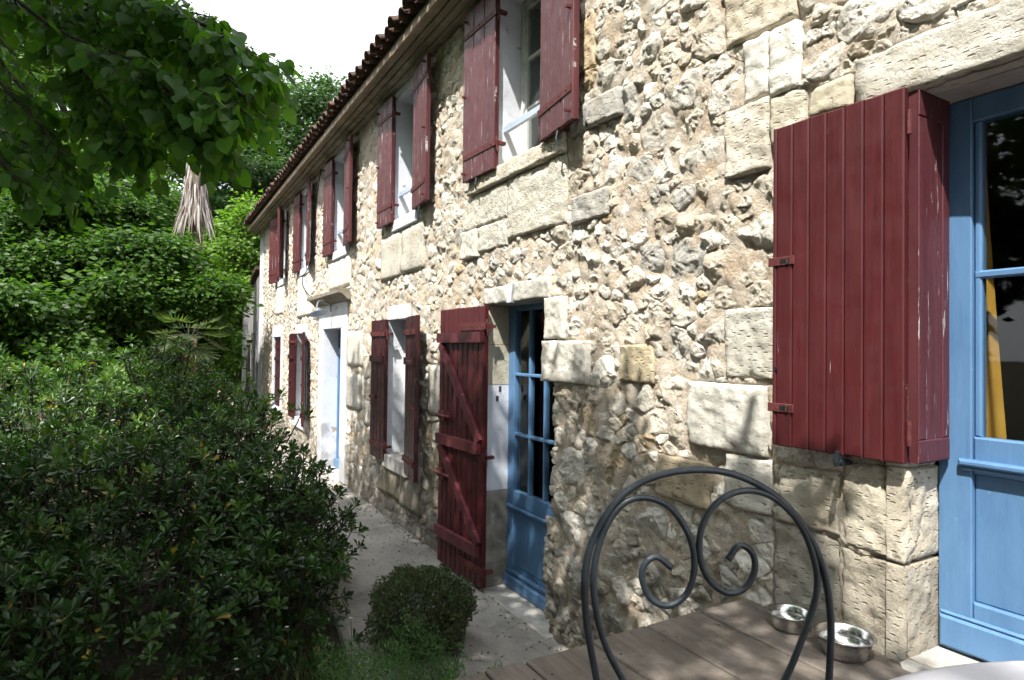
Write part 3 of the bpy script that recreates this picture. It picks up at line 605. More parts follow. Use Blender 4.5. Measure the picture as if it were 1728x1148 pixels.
# ---- shutters
def shutter(yh, z0, z1, w, sgn, ang, nb, mat, kind, x=-.045, lab=None, th=.028):
    body = MB(); body.box(-.006, .006, *sorted((.004*sgn, (w-.004)*sgn)), .006, z1-z0-.006)
    s = link('shutter', body.me('shutter', M[mat]), HOUSE, (x, yh, z0), (0, 0, sgn*ang))
    if lab: s['label'] = lab
    h = z1-z0; cuts = np.linspace(0, w, nb+1)
    if kind == 'near': cuts = np.array([0]+[w*(k+1)/(nb-.72) for k in range(nb-1)]+[w])
    for i in range(nb):
        gp = .003 if kind == 'door' else .0012; a, b_ = sorted((sgn*(cuts[i]+gp), sgn*(cuts[i+1]-gp))); dz = RND.uniform(-.002, .002)
        MB().cham(-th, -.0062, a, b_, dz, h+dz, .005 if kind == 'near' else .008 if kind == 'door' else .005).obj('board', M[mat], s)
        if kind != 'near': MB().box(.0062, .012, a, b_, dz, h+dz).obj('board', M[mat], s)
    def strap(zc, l0=-.02, l1=None, hh=.022, t=.007, nm='strap_hinge', mt='redmetal', nails=True):
        l1 = w*.96 if l1 is None else l1
        q = MB(); q.box(-th-t, -th+.001, *sorted((sgn*l0, sgn*l1)), zc-hh, zc+hh)
        if nails:
            for k in range(5):
                yy = sgn*(l0+(l1-l0)*(.12+.19*k)); q.lathe([(.007, 0), (.005, .004), (.001, .005)], 6, (0, 0, 0)); n0 = 18
                for vi in range(len(q.v)-n0, len(q.v)): a_, b_, c_ = q.v[vi]; q.v[vi] = (-th-t-c_, yy+a_, zc+b_)
        return q.obj(nm, M[mt], s)
    def gudgeon(zc):
        q = MB(); q.tube([(-.01, -sgn*.012, zc-.05), (-.01, -sgn*.012, zc+.05)], .011, 8).box(-.016, .05, *sorted((-sgn*.045, -sgn*.012)), zc-.016, zc+.008).tube([(-.01, -sgn*.03, zc-.008), (-.012, -sgn*.032, zc-.075)], .007, 6); q.obj('gudgeon', M['redmetal'], s)
    if kind == 'upper':
        for zc in (h*.14, h*.86): strap(zc); gudgeon(zc)
        for zc in (.06, h*.5, h-.07): MB().box(-th-.03, -th, *sorted((sgn*(w-.05), sgn*(w-.035))), zc-.008, zc+.008).obj('catch', M['redmetal'], s)
        MB().tube([(-.02, sgn*w*.55, -.005), (-.03, sgn*w*.55, -.06), (-.015, sgn*w*.57, -.1)], .007, 6).obj('hook', M['iron'], s)
    elif kind == 'lower':
        for zc in (h*.10, h*.90): strap(zc, hh=.026, t=.016); gudgeon(zc)
        for zc in (h*.72,): strap(zc, .03, w*.97, .035, .024, 'batten', mat, True)
        strap(h*.44, w*.55, w*.98, .016, .02, 'bolt', 'redmetal', False)
    elif kind == 'door':
        for zc, hh in ((.27, .042), (1.04, .042), (1.885, .04)):
            strap(zc, .0 if zc > 1.5 else .03, w*.985, hh, .036, 'ledge', 'red_faded', False)
        for (u0, w0), (u1, w1) in (((w*.93, 1.83), (.03, 1.09)), ((w*.93, .985), (.03, .32))):
            d = np.array([u1-u0, w1-w0]); d /= np.linalg.norm(d); nrm = np.array([-d[1], d[0]])*.034
            poly = [np.array([u0, w0])+nrm, np.array([u1, w1])+nrm, np.array([u1, w1])-nrm, np.array([u0, w0])-nrm]
            MB().prism([(sgn*p[0], p[1]) for p in poly], 0, -th-.03, -th).obj('brace', M['red_faded'], s)
        for zc in (.13, .985, 1.97): strap(zc, -.03, w*.5, .03, .008); gudgeon(zc)
        for zc in (.75, 1.235):
            q = MB(); q.box(-th-.012, -th, *sorted((sgn*w*.7, sgn*(w-.01))), zc-.035, zc+.035).tube([(-th-.024, sgn*w*.66, zc), (-th-.024, sgn*(w+.012), zc)], .013, 8).box(-th-.032, -th-.01, *sorted((sgn*w*.8, sgn*w*.84)), zc-.045, zc+.045); q.obj('bolt', M['redmetal'], s)
    elif kind == 'near':
        for zc in (h*.575, h*.118):
            q = MB(); q.cham(-th-.005, -th, *sorted((sgn*w*.80, sgn*(w+.014))), zc-.017, zc+.017, .002); q.obj('catch_plate', M['redmetal'], s)
            q = MB(); q.box(-th-.0062, -th-.005, *sorted((sgn*w*.84, sgn*w*.92)), zc-.008, zc+.008); q.obj('slot', M['cable'], s)
            q = MB(); q.tube([(-th-.008, sgn*w*.855, zc-.012), (-th-.012, sgn*w*.855, zc+.012)], .005, 6); q.obj('staple', M['steel'], s)
        q = MB().tube([(-th-.0015, sgn*w*.962, h*.238), (-th+.002, sgn*w*.962, h*.238)], .0075, 10); q.obj('bolt_hole', M['cable'], s)
        q = MB().tube([(-.0, sgn*w*.44, -.02), (-.05, sgn*w*.44, -.035), (-.085, sgn*w*.4, -.012), (-.09, sgn*w*.38, .02)], [.006, .009, .012, .006], 8).box(-.03, .06, *sorted((sgn*w*.42, sgn*w*.47)), -.04, -.025); q.obj('shutter_stay', M['iron'], s)
        for zc in (.1, h-.12): MB().tube([(-.012, -sgn*.008, zc-.04), (-.012, -sgn*.008, zc+.04)], .008, 8).obj('hinge', M['redmetal'], s)
    return s
A = math.radians
shutter(1.142, 1.46, 2.72, .495, 1, A(2.5), 8, 'red', 'near', -.045, 'wide red tongue and groove shutter leaf beside the blue door')
# folded leaf of the same pair, turned into the reveal
s = MB().box(-.016, .016, -.2, .0, .0, 1.262).obj('shutter', M['red_peeled'], HOUSE, loc=(-.018, 1.14, 1.458), rot=(0, 0, math.pi/2)); s['label'] = 'narrow folded red leaf with worn paint in the reveal'
for y0, y1, z0, z1, nm, p in ((-.196, .004, 1.17, 1.258, 'rail', .0205), (-.05, .003, .08, 1.168, 'stile', .0195), (-.196, -.15, .08, 1.168, 'stile', .0195), (-.196, .004, .004, .078, 'rail', .0205)):
    MB().cham(-p, -.0165, y0, y1, z0, z1, .003).obj(nm, M['red_peeled'], s)
shutter(4.165, .035, 2.16, .76, 1, A(2.5), 9, 'red', 'door', -.05, 'tall red plank door shutter with Z braces')
shutter(6.50, .62, 2.14, .45, 1, A(1.5), 4, 'red_dark', 'lower'); shutter(5.86, .60, 2.14, .47, -1, A(9), 4, 'red_dark', 'lower')
shutter(11.47, .58, 2.08, .46, 1, A(1.5), 4, 'red_dark', 'lower'); shutter(10.83, .55, 2.08, .46, -1, A(10), 4, 'red_dark', 'lower')
shutter(13.22, .62, 1.97, .83, 1, 0, 6, 'red_dark', 'lower', .045)
up_a = [(2.5, 8), (1.5, 6), (1.5, 7), (2, 9), (10, 20)]
for k, (a, b_) in enumerate(UP):
    m_ = 'red_worn'
    shutter(b_-.045, 3.17, 4.53, .50 if k == 0 else .45, 1, A(up_a[k][0]), 3, m_, 'upper'); shutter(a-.005, 3.18, 4.53, .47, -1, A(up_a[k][1]), 3, m_, 'upper', -.05)

# ---- eaves and roof
ROOF = MB().prism([(-.02, 4.62), (-.02, 4.70), (6.6, 7.2), (6.6, 7.1)], 1, -3.1, Y_END+.1).obj('roof', M['eaves_wood'], HOUSE)
ye = Y_END+.12
for k, (x0, x1, z0, z1) in enumerate(((-.085, .05, 4.585, 4.625), (-.15, -.088, 4.61, 4.65), (-.215, -.153, 4.632, 4.67), (-.272, -.218, 4.652, 4.69))):
    MB().cham(x0, x1, -3.1, ye-.003*k, z0, z1, .006).obj('soffit_board', M['eaves_wood'], ROOF)
MB().cham(-.305, -.2735, -3.1, ye+.005, 4.635, 4.70, .008).obj('drip_board', M['drip_wood'], ROOF)
MB().cham(-.285, -.2, -3.1, ye, 4.702, 4.76, .006).obj('fascia', M['eaves_wood'], ROOF)
def tile_mesh(up, r0, r1, L, th=.014, n=9):
    V = []
    for (r, x) in ((r0, 0), (r1, L)):
        for rr in (r, r-th):
            for k in range(n+1):
                a = math.pi*k/n; V.append((x, rr*math.cos(a), (rr*math.sin(a))*(1 if up else -1)))
    N = n+1; F = []
    for k in range(n):
        F += [(k, k+1, 2*N+k+1, 2*N+k), (N+k, 3*N+k, 3*N+k+1, N+k+1), (k, N+k, N+k+1, k+1), (2*N+k, 2*N+k+1, 3*N+k+1, 3*N+k)]
    F += [(0, 2*N, 3*N, N), (n, N+n, 3*N+n, 2*N+n)]
    return mesh('roof_tile', V, F, M['tile'], True)
ta, tb = tile_mesh(True, .076, .062, .55), tile_mesh(False, .066, .08, .55)
sl = -math.atan2(2.5, 6.6)
n = 0; y = ye-.05; last = []
while y > .5:
    link('roof_tile', ta, ROOF, (-.395+RND.uniform(-.02, .02), y, 4.775), (RND.uniform(-.04, .04), sl, RND.uniform(-.03, .03)))
    link('roof_tile', tb, ROOF, (-.365+RND.uniform(-.015, .015), y-.095, 4.83), (0, sl, RND.uniform(-.02, .02)))
    y -= .19
b = MB(); y = ye-.05
while y > .5:
    b.prism([(.1, 4.80), (.1, 4.87), (6.6, 7.33), (6.6, 7.2)], 1, y-.05, y+.05)
    y -= .19
b.obj('roof_tiles', M['tile'], ROOF, kind='stuff')
# ------------------------------------------------------------------ terrace, furniture, small things
def build_deck():
    d = thing('wooden_deck', 'raised terrace of weathered brown planks along the house wall', 'deck', (0, 0, 0))
    xs = [-.01, -.303, -.586, -.85, -1.133, -1.281]
    while xs[-1] > -3.6: xs.append(xs[-1]-RND.choice([.14, .28, .27, .15]))
    for a, b_ in zip(xs[:-1], xs[1:]):
        e = 1.803+RND.uniform(-.012, .012)
        P = MB(); n = 26; ys = np.linspace(-2.6, e, n); x0, x1 = b_+.0035, a-.0035
        V = []
        for y in ys:
            w = .0012*math.sin(y*5+a*40); V += [(x0, y, .738), (x0, y, .776+w), (x0+.004, y, .780+w), (x1-.004, y, .780-w), (x1, y, .776-w), (x1, y, .738)]
        F = [(i*6+j, i*6+j+1, i*6+6+j+1, i*6+6+j) for i in range(n-1) for j in range(5)]+[(0, 1, 2, 3, 4, 5)[::-1], tuple((n-1)*6+k for k in range(6))]
        P.add(V, F).obj('plank', M['deck_wood'], d)
        for yy in (1.68, .55, -.6):
            for xx in (x0+.03, x1-.03): MB().tube([(xx, yy, .7795), (xx, yy, .7815)], .004, 6).obj('screw', M['cable'], d)
    for yy in (1.68, .55, -.6, -1.8): MB().box(-3.6, -.03, yy-.03, yy+.03, .60, .735).obj('joist', M['deck_wood'], d)
    for xx in (-.4, -1.6, -3.4):
        for yy in (1.67, -.6): MB().box(xx-.05, xx+.05, yy-.05, yy+.05, -.08, .60).obj('post', M['deck_wood'], d)
build_deck()

def build_chair():
    a = _yaw+math.radians(18-22); nv = np.array([math.sin(a), math.cos(a), 0]); hv = np.array([math.cos(a), -math.sin(a), 0])
    r = FW+CR*(1190-864)/FPX-CU*(900-574)/FPX; c0 = CP+r/np.linalg.norm(r)*1.05
    t = thing('garden_chair', 'black wrought iron chair with two scrolls in its hooped back', 'chair', (c0[0], c0[1], .78), (0, 0, -a))
    def hit(p):                                # point of the back's own plane, in the chair's axes (x across, y away, z up)
        r = FW+CR*(p[0]-864)/FPX-CU*(p[1]-574)/FPX; q = CP+r*(((c0-CP)@nv)/(r@nv)); return np.array([(q-c0)@hv, 0, q[2]-.78])
    def down(P, x, lean): return P+[np.array([x, .0, .45]), np.array([x*1.02, -.02, .42])]
    R_ = .0055
    hoop = [hit(p) for p in ((1009, 1160), (990, 1050), (988, 960), (1010, 890), (1055, 832), (1110, 803), (1180, 793), (1245, 803), (1310, 838), (1360, 895), (1390, 965), (1402, 1050), (1398, 1160))]
    hoop = [np.array([hoop[0][0]+.015, 0, .44])]+hoop+[np.array([hoop[-1][0]-.01, 0, .44])]
    MB().tube(curve(hoop, 8), R_, 12).obj('back_hoop', M['iron'], t, True)
    s1 = [(1058, 1160), (1020, 1085), (1003, 1010), (1004, 950), (1022, 890), (1052, 850), (1090, 840), (1132, 858), (1163, 905), (1172, 955), (1160, 1000), (1130, 1022), (1100, 1012), (1084, 980), (1088, 952), (1108, 940), (1133, 958)]
    s2 = [(1318, 1160), (1355, 1075), (1378, 1000), (1374, 945), (1350, 885), (1308, 842), (1262, 828), (1218, 842), (1188, 880), (1180, 930), (1194, 975), (1225, 1000), (1255, 994), (1273, 965), (1270, 935), (1248, 920), (1228, 945)]
    for s in (s1, s2):
        P = [hit(p) for p in s]; f = P[0].copy(); f[2] = .44; f[0] *= .55
        MB().tube(curve([f]+P, 8), R_*.93, 12).obj('scroll', M['iron'], t, True)
    w = .19
    ring = [np.array([w*math.cos(k*math.pi/16), -.21+.21*math.sin(k*math.pi/16), .44]) for k in range(33)]
    MB().tube(ring, .008, 8).obj('seat_ring', M['iron'], t, True)
    sm = MB()
    for k in range(-5, 6):
        x = k*.034; y = math.sqrt(max(0, .2**2-x*x)); sm.box(x-.006, x+.006, -.21-y, -.21+y, .437, .443)
    sm.obj('seat', M['iron'], t)
    for sx, sy in ((1, 0), (-1, 0), (1, -1), (-1, -1)):
        MB().tube(curve([(sx*.165, -.03+sy*.34, .44), (sx*.175, -.02+sy*.36, .25), (sx*.195, .01+sy*.40, .0)], 6), R_, 10).obj('leg', M['iron'], t, True)
build_chair()

def bowl(x, y, r, h, lab):
    t = MB(); p = [(0.001, .003), (r*.70, .003), (r*.74, .006), (r*.84, h*.55), (r*.92, h-.002), (r, h), (r*1.0, h+.002), (r*.985, h+.0025), (r*.91, h+.0008), (r*.82, h*.56), (r*.72, .0085), (0.001, .006)]
    o = t.lathe(p, 48).obj('metal_bowl', M['steel'], None, True, (x, y, .7815)); tag(o, lab, 'bowl', 'pet bowls on the deck'); return o
bowl(-.122, 1.53, .08, .06, 'smaller steel bowl on the deck against the wall'); bowl(-.135, 1.305, .098, .07, 'larger steel bowl on the deck nearest the blue door')

t = thing('garden_table', 'white round garden table top at the bottom right corner', 'table', (-1.627, -.094, .78))
MB().lathe([(.001, .695), (.435, .695), (.447, .70), (.45, .71), (.447, .718), (.437, .722), (.001, .722)], 72).obj('table_top', M['table'], t, True)
MB().lathe([(.03, .02), (.03, .694)], 16).obj('pedestal', M['table'], t, True)
for k in range(3):
    a = k*2.094+.4; MB().tube(curve([(.03*math.cos(a), .03*math.sin(a), .3), (.15*math.cos(a), .15*math.sin(a), .12), (.3*math.cos(a), .3*math.sin(a), .012)], 6), .012, 8).obj('foot', M['table'], t, True)

# yellow curtain behind the glass of the near door
def curtain():
    nz_, ny_ = 30, 12; V = []
    for i in range(nz_+1):
        z = .86+1.80*i/nz_; wid = .05+.10*max(0, (2.66-z)/1.5)**1.2 if z > 1.2 else .12
        for j in range(ny_+1): u = j/ny_; V.append((.315+.011*math.sin(u*11+z*1.2), 1.13-wid*u, z))
    F = [(i*(ny_+1)+j, i*(ny_+1)+j+1, (i+1)*(ny_+1)+j+1, (i+1)*(ny_+1)+j) for i in range(nz_) for j in range(ny_)]
    o = link('curtain', mesh('curtain', V, F, M['curtain'], True)); tag(o, 'yellow curtain hanging behind the glass of the right blue door', 'curtain')
curtain()

# wall lamp and cable by the far door
t = thing('wall_lamp', 'grey dish lamp on a curved arm above the far blue door', 'lamp', (0, 9.1, 2.42))
MB().tube(curve([(0, 0, 0), (-.12, -.08, .06), (-.26, -.3, .05), (-.32, -.44, -.04)], 8), .012, 8).obj('arm', M['zinc'], t, True)
MB().lathe([(.02, .0), (.035, -.01), (.05, -.04), (.13, -.075), (.135, -.08), (.125, -.078), (.04, -.05), (.001, -.04)], 24).obj('shade', M['zinc'], t, True, (-.32, -.46, -.05), (A(-18), A(-12), 0))
MB().cham(-.03, .0, -.04, .04, -.07, .07, .01).obj('wall_plate', M['zinc'], t)
o = MB().tube(curve([(-.05, 9.75, 4.58), (-.06, 9.95, 4.2), (-.05, 10.1, 3.7), (-.06, 10.38, 3.2), (-.07, 10.9, 3.0), (-.06, 10.75, 2.8), (-.07, 10.0, 2.61), (-.03, 9.15, 2.55)], 8), .008, 6).obj('cable', M['cable'], None, True); tag(o, 'black cable hanging down the wall to the hooded door', 'cable')

# grey timber barn beyond the house
def barn():
    t = thing('timber_barn', 'grey plank barn adjoining the far end of the house', 'barn', (0, Y_END+.2, 0))
    L = 3.0; y = .09; 
    while y < L:
        w = RND.uniform(.14, .22); top = 3.66-.235*(y+w/2); x = RND.uniform(-.006, .006)
        hole = .68 < y+w/2 < 2.05
        segs = ((-.1, .35), (2.02, top)) if hole else ((-.1, top),)
        for a, b_ in segs: MB().cham(x-.012, x+.02, y+.002, y+w-.002, a, b_, .003).obj('plank', M['barn_wood'], t)
        y += w
    MB().prism([(.0, 3.75), (3.15, 2.98), (3.15, 3.06), (.0, 3.83)], 0, -.1, 5).obj('roof', M['tile'], t)
    MB().box(.03, 4, .08, L+.1, -.1, 2.9).obj('core', M['inside'], t)
    f = MB().box(-.04, .025, .62, .80, .33, 2.2).box(-.04, .025, 1.95, 2.12, .33, 2.2).box(-.042, .025, .80, 1.95, 2.02, 2.2).obj('window_frame', M['barn_wood'], t)
    MB().box(-.005, .015, 1.34, 1.40, .33, 2.02).box(-.005, .015, .80, 1.95, 1.1, 1.16).obj('glazing_bar', M['barn_wood'], f); MB().box(.016, .02, .80, 1.95, .33, 2.02).obj('pane', M['glass'], f)
barn()
# ------------------------------------------------------------------ vegetation
DIAM = (np.array([(0, 0, 0), (.5, .45, .07), (0, 1, -.02), (-.5, .45, .07)]), np.array([(0, 1, 2), (0, 2, 3)]))
OBOV = (np.array([(0, 0, 0), (.17, .38, .05), (.5, .74, .07), (0, 1, -.03), (-.5, .74, .07), (-.17, .38, .05), (0, .6, -.01)]), np.array([(0, 1, 6), (1, 2, 6), (2, 3, 6), (3, 4, 6), (4, 5, 6), (5, 0, 6)]))
HEART = (np.array([(0, .03, 0), (.2, -.01, .05), (.41, .12, .09), (.51, .38, .07), (.42, .66, .02), (.2, .87, -.06), (0, 1.03, -.16), (-.2, .87, -.04), (-.42, .66, .05), (-.51, .38, .11), (-.41, .12, .1), (-.2, -.01, .05), (0, .42, -.05)]), np.array([(k, (k+1) % 12, 12) for k in range(12)]))
BLADE = (np.array([(-.5, 0, 0), (.5, 0, 0), (.35, .5, .06), (-.35, .5, .06), (0, 1, .25)]), np.array([(0, 1, 2), (0, 2, 3), (3, 2, 4)]))
def unit(v): return v/(np.linalg.norm(v, axis=-1, keepdims=True)+1e-9)
def frames(d, n):
    d = unit(d); n = n-d*np.sum(n*d, -1, keepdims=True); n = unit(n); return np.cross(d, n), d, n
def leaves(pos, d, n, L, Wd, tmpl, col):
    T, F = tmpl; X, Y, Z = frames(d, n); N = len(pos); k = len(T)
    V = pos[:, None]+T[None, :, 0, None]*(X*Wd[:, None])[:, None]+T[None, :, 1, None]*(Y*L[:, None])[:, None]+T[None, :, 2, None]*(Z*L[:, None])[:, None]
    FF = (F[None]+(np.arange(N)*k)[:, None, None]).reshape(-1, 3)
    return V.reshape(-1, 3), FF, np.repeat(col, k, 0)
def leaf_mesh(name, parts, mat):
    V, F, C, b = [], [], [], 0
    for v, f, c in parts: V.append(v); F.append(f+b); C.append(c); b += len(v)
    return mesh(name, np.vstack(V), np.vstack(F), M[mat], True, np.vstack(C))
def rdir(n): return unit(NR.normal(size=(n, 3)))
def pick(pal, n, var=.18):
    pal = np.array(pal); c = pal[NR.integers(0, len(pal), n)]; return c*(1+var*NR.normal(size=(n, 1))).clip(.5, 1.6)

def single_leaves(parent, pos, d, n, L, Wd, tmpl, col, mat, keep=300, rest='leaves'):
    """the leaves that show largest become leaf objects sharing a few meshes; the others one mesh"""
    v = pos-CP; w = v@FW; px = 864+FPX*(v@CR)/w; py = 574-FPX*(v@CU)/w
    X, Y, Z = frames(d, n); face = np.abs(np.sum(Z*unit(v), 1))
    sc = np.where((w > .3) & (px > 0) & (px < 1728) & (py > 0) & (py < 1148), L*Wd*(.25+face)/w**2, 0)
    o = np.argsort(-sc); big, sm = o[:keep], o[keep:]
    tm = [mesh('leaf', tmpl[0], tmpl[1], M[mat], True, c) for c in col[big[:8]]]
    for q, i in enumerate(big):
        ob = link('leaf', tm[q % 8], parent)
        ob.matrix_local = Matrix([[*(X[i]*Wd[i])[[0]], Y[i][0]*L[i], Z[i][0]*L[i], pos[i][0]], [X[i][1]*Wd[i], Y[i][1]*L[i], Z[i][1]*L[i], pos[i][1]], [X[i][2]*Wd[i], Y[i][2]*L[i], Z[i][2]*L[i], pos[i][2]], [0, 0, 0, 1]])
    link(rest, leaf_mesh(rest, [leaves(pos[sm], d[sm], n[sm], L[sm], Wd[sm], tmpl, col[sm])], mat), parent, kind='stuff')

# ---- broad crowns in the background
def blob(px, py, dist, r, dz=1.): c = at(px, py, dist); k = r/FPX*dist; return (c, np.array([k, k, k*dz]))
def tree(name, label, base, blobs, pal, leaf=.11, per=260, cl=13, spread=.3, tr=.2, flat=.5, group='trees behind the house', trunk_top=None, aspect=.62):
    base = np.asarray(base, float); t = thing(name, label, 'tree', base, group=group); core = blobs
    sub = []
    for c, r in blobs:                                          # break each mass into looser boughs
        sub.append((c, r*.72))
        for q in rdir(5): sub.append((c+q*r*NR.uniform(.6, 1.0), r*NR.uniform(.28, .5)*np.array([1.15, 1.15, .7])))
    blobs = sub
    parts = []; vol = [b[1].prod() for b in blobs]; mean = np.mean([v**(2/3) for v in vol])
    for (c, r), v in zip(blobs, vol):
        n = max(6, int(per*.17*(v**(2/3))/mean)); u = rdir(n); rad = NR.uniform(.35, 1., (n, 1))**.45*(1+.3*fbm(u*2.3+c, 2)[:, None]); P = c+u*r*rad
        m = n*cl; pi = np.repeat(np.arange(n), cl); off = rdir(m)*NR.uniform(.1, 1, (m, 1))*spread*np.array([1, 1, .55]); pos = P[pi]+off-base
        up = np.array([0, 0, 1.]); nn = unit(unit(u[pi])*.5+up*flat+rdir(m)*.55); dd = unit(off*np.array([1, 1, .4])+rdir(m)*.1+np.array([0, 0, -.08]))
        L = leaf*NR.uniform(.6, 1.25, m); cc = np.repeat(pick(pal, n, .16), cl, 0)*NR.uniform(.8, 1.2, (m, 1))
        parts.append(leaves(pos, dd, nn, L, L*aspect, DIAM, cc))
    link('crown', leaf_mesh('crown', parts, 'tree_leaf'), t)
    tt = np.asarray(trunk_top if trunk_top is not None else np.mean([b[0] for b in blobs], 0), float)-base
    b = MB(); b.tube(curve([(0, 0, -.1), (tt[0]*.15+.08, tt[1]*.15, tt[2]*.4), tuple(tt)], 6), list(np.linspace(tr*1.25, tr*.55, 13)), 10); b.obj('trunk', M['bark'], t, True)
    for c, r in core:
        e = c-base; s = tt*(.55+.4*RND.random()); mid = (s+e)/2+np.array([0, 0, .25])
        MB().tube(curve([s, mid, e, e+(e-s)*.12], 5), list(np.linspace(tr*.42, .018, 16)), 7).obj('limb', M['bark'], t, True)
        k = MB()
        for _ in range(5):
            q = e+rdir(1)[0]*(r*.85); k.tube([s*.3+e*.7, (e+q)/2+rdir(1)[0]*.1, q], [.035, .02, .008], 5)
        k.obj('branches', M['bark'], t, True, kind='stuff')
    return t
G_MID = [(.034, .078, .014), (.046, .1, .017), (.07, .13, .022)]; G_DK = [(.022, .055, .016), (.03, .07, .02), (.028, .06, .022)]; G_LT = [(.11, .19, .03), (.09, .17, .03), (.13, .2, .04)]; G_BL = [(.045, .085, .035), (.055, .1, .04), (.04, .08, .03)]
tree('maple_tree', 'dense mid green tree spreading low behind the shrub at left', (*at(190, 600, 14)[:2], -.05), [blob(40, 420, 13, 95), blob(150, 390, 14, 95), blob(255, 450, 13, 66), blob(330, 500, 13.5, 42), blob(50, 330, 14, 70), blob(160, 320, 15, 70), blob(245, 350, 15.5, 48), blob(40, 540, 11.5, 85, .75), blob(110, 620, 11, 45, .8), blob(215, 360, 15, 90), blob(-60, 480, 12, 100), blob(140, 490, 13, 70), blob(270, 520, 14, 60), blob(335, 565, 14.5, 40), blob(60, 600, 12, 60), blob(200, 450, 13, 60), blob(180, 560, 13.5, 60, .8), blob(240, 590, 13.5, 55, .8), blob(120, 560, 13, 60, .8), blob(310, 610, 14.5, 50, .8), blob(10, 640, 11.5, 60, .8), blob(240, 500, 12.5, 55), blob(330, 500, 13, 40)], G_MID, .14, 420, 20, .6, .22, .4)
tree('tall_tree', 'tall tree at the back with sky showing through its top', (*at(470, 600, 31)[:2], -.05), [blob(505, 195, 31, 62), blob(545, 165, 31, 38), blob(430, 240, 31, 85), blob(520, 280, 30, 70), blob(455, 320, 30, 80), blob(390, 310, 29, 80), blob(395, 210, 32, 70), blob(470, 160, 32, 40), blob(350, 380, 29, 70), blob(440, 400, 29, 70)], G_BL, .22, 280, 18, 1.0, .4, .5)
tree('acacia_tree', 'sunlit yellow green tree right beside the grey timber barn', (*at(385, 600, 20.5)[:2], -.05), [blob(418, 430, 20.5, 52), blob(440, 370, 20.5, 45), blob(385, 500, 19.8, 48), blob(425, 520, 20.5, 50), blob(400, 590, 20, 48), blob(375, 410, 21, 42), blob(430, 640, 20.5, 40), blob(360, 570, 21, 40)], G_LT, .16, 260, 18, .7, .16, .6)
tree('ash_tree', 'high pale green tree behind the hanging lime branches', (*at(120, 600, 23)[:2], -.05), [blob(40, 60, 23, 130), blob(190, 130, 23, 120), blob(300, 230, 23, 110), blob(20, 250, 22, 130), blob(160, 290, 22, 110), blob(270, 60, 24, 70), blob(350, 150, 24, 70), blob(-60, 150, 22, 140), blob(130, 10, 23, 100), blob(230, -10, 23, 80), blob(300, 110, 23, 70)], G_LT[:2]+G_MID[1:], .2, 330, 18, .85, .35, .5)
tree('yew_tree', 'dark green tree behind the palm trunk and its dead fronds', (*at(300, 600, 25)[:2], -.05), [blob(290, 430, 25, 80), blob(400, 390, 25, 70), blob(330, 520, 24, 80), blob(210, 510, 24, 90), blob(90, 520, 24, 90), blob(-10, 560, 24, 100), blob(420, 560, 25, 70)], G_DK+G_MID[:1], .18, 400, 18, .7, .25, .5)
for nm_, lb, bx, by in (('oak_tree', 'broad dark tree standing off to the left of the picture', -11.5, 2.5), ('chestnut_tree', 'dark tree left of the picture, reflected in the door glass', -11.0, 8.5), ('sky_block_tree', 'unseen dark tree added behind the viewer to block sky light', -9.0, -4.5)):  # last tree is added out of view to hold sky light off the shrub
    tree(nm_, lb, (bx, by, -.05), [(np.array([bx+RND.uniform(-1.6, 1.6), by+RND.uniform(-2.6, 2.6), zz]), np.array([2.0, 2.2, 1.7])) for zz in (2.6, 3.6, 4.8, 5.6, 6.8, 8.0, 3.2, 6.0)], G_DK+G_MID[:1], .3, 420, 16, .9, .3, .5, 'trees along the left of the garden')
# far undergrowth closing the garden
n = 9000; X = NR.uniform(-26, 5, n); Yv = NR.uniform(27, 30, n); top = 3.2+1.2*fbm(np.stack([X*.4, Yv*.4, X*0], 1), 3); Zv = NR.uniform(0, 1, n)**.7*top
pos = np.stack([X, Yv, Zv], 1); d_ = rdir(n); L = NR.uniform(.25, .45, n)
o = link('undergrowth', leaf_mesh('undergrowth', [leaves(pos, d_, unit(rdir(n)+np.array([0, -.6, .6])), L, L*.7, DIAM, pick(G_DK+G_MID, n))], 'tree_leaf'), kind='stuff'); tag(o, 'mass of dark undergrowth closing the far end of the garden', 'undergrowth')

# ---- palms
def frond(c, az, el, R, nl, pal, wid=.028):
    ax = np.array([math.cos(az)*math.cos(el), math.sin(az)*math.cos(el), math.sin(el)]); sd = np.array([-math.sin(az), math.cos(az), 0]); upv = np.cross(ax, sd)*-1
    a = np.linspace(-1.75, 1.75, nl)+NR.normal(0, .03, nl); d = np.cos(a)[:, None]*ax+np.sin(a)[:, None]*sd+np.array([0, 0, -.12]); n = np.tile(upv, (nl, 1))+rdir(nl)*.25
    L = R*(1-.12*np.abs(a)/1.75)*NR.uniform(.9, 1.05, nl)
    return leaves(np.tile(c, (nl, 1)), d, n, L, np.full(nl, wid), (np.array([(0, 0, 0), (.5, .3, .02), (.4, .7, -.02), (0, 1, -.22), (-.4, .7, -.02), (-.5, .3, .02)]), np.array([(0, 1, 5), (1, 2, 5), (2, 4, 5), (2, 3, 4)])), pick(pal, nl, .15))
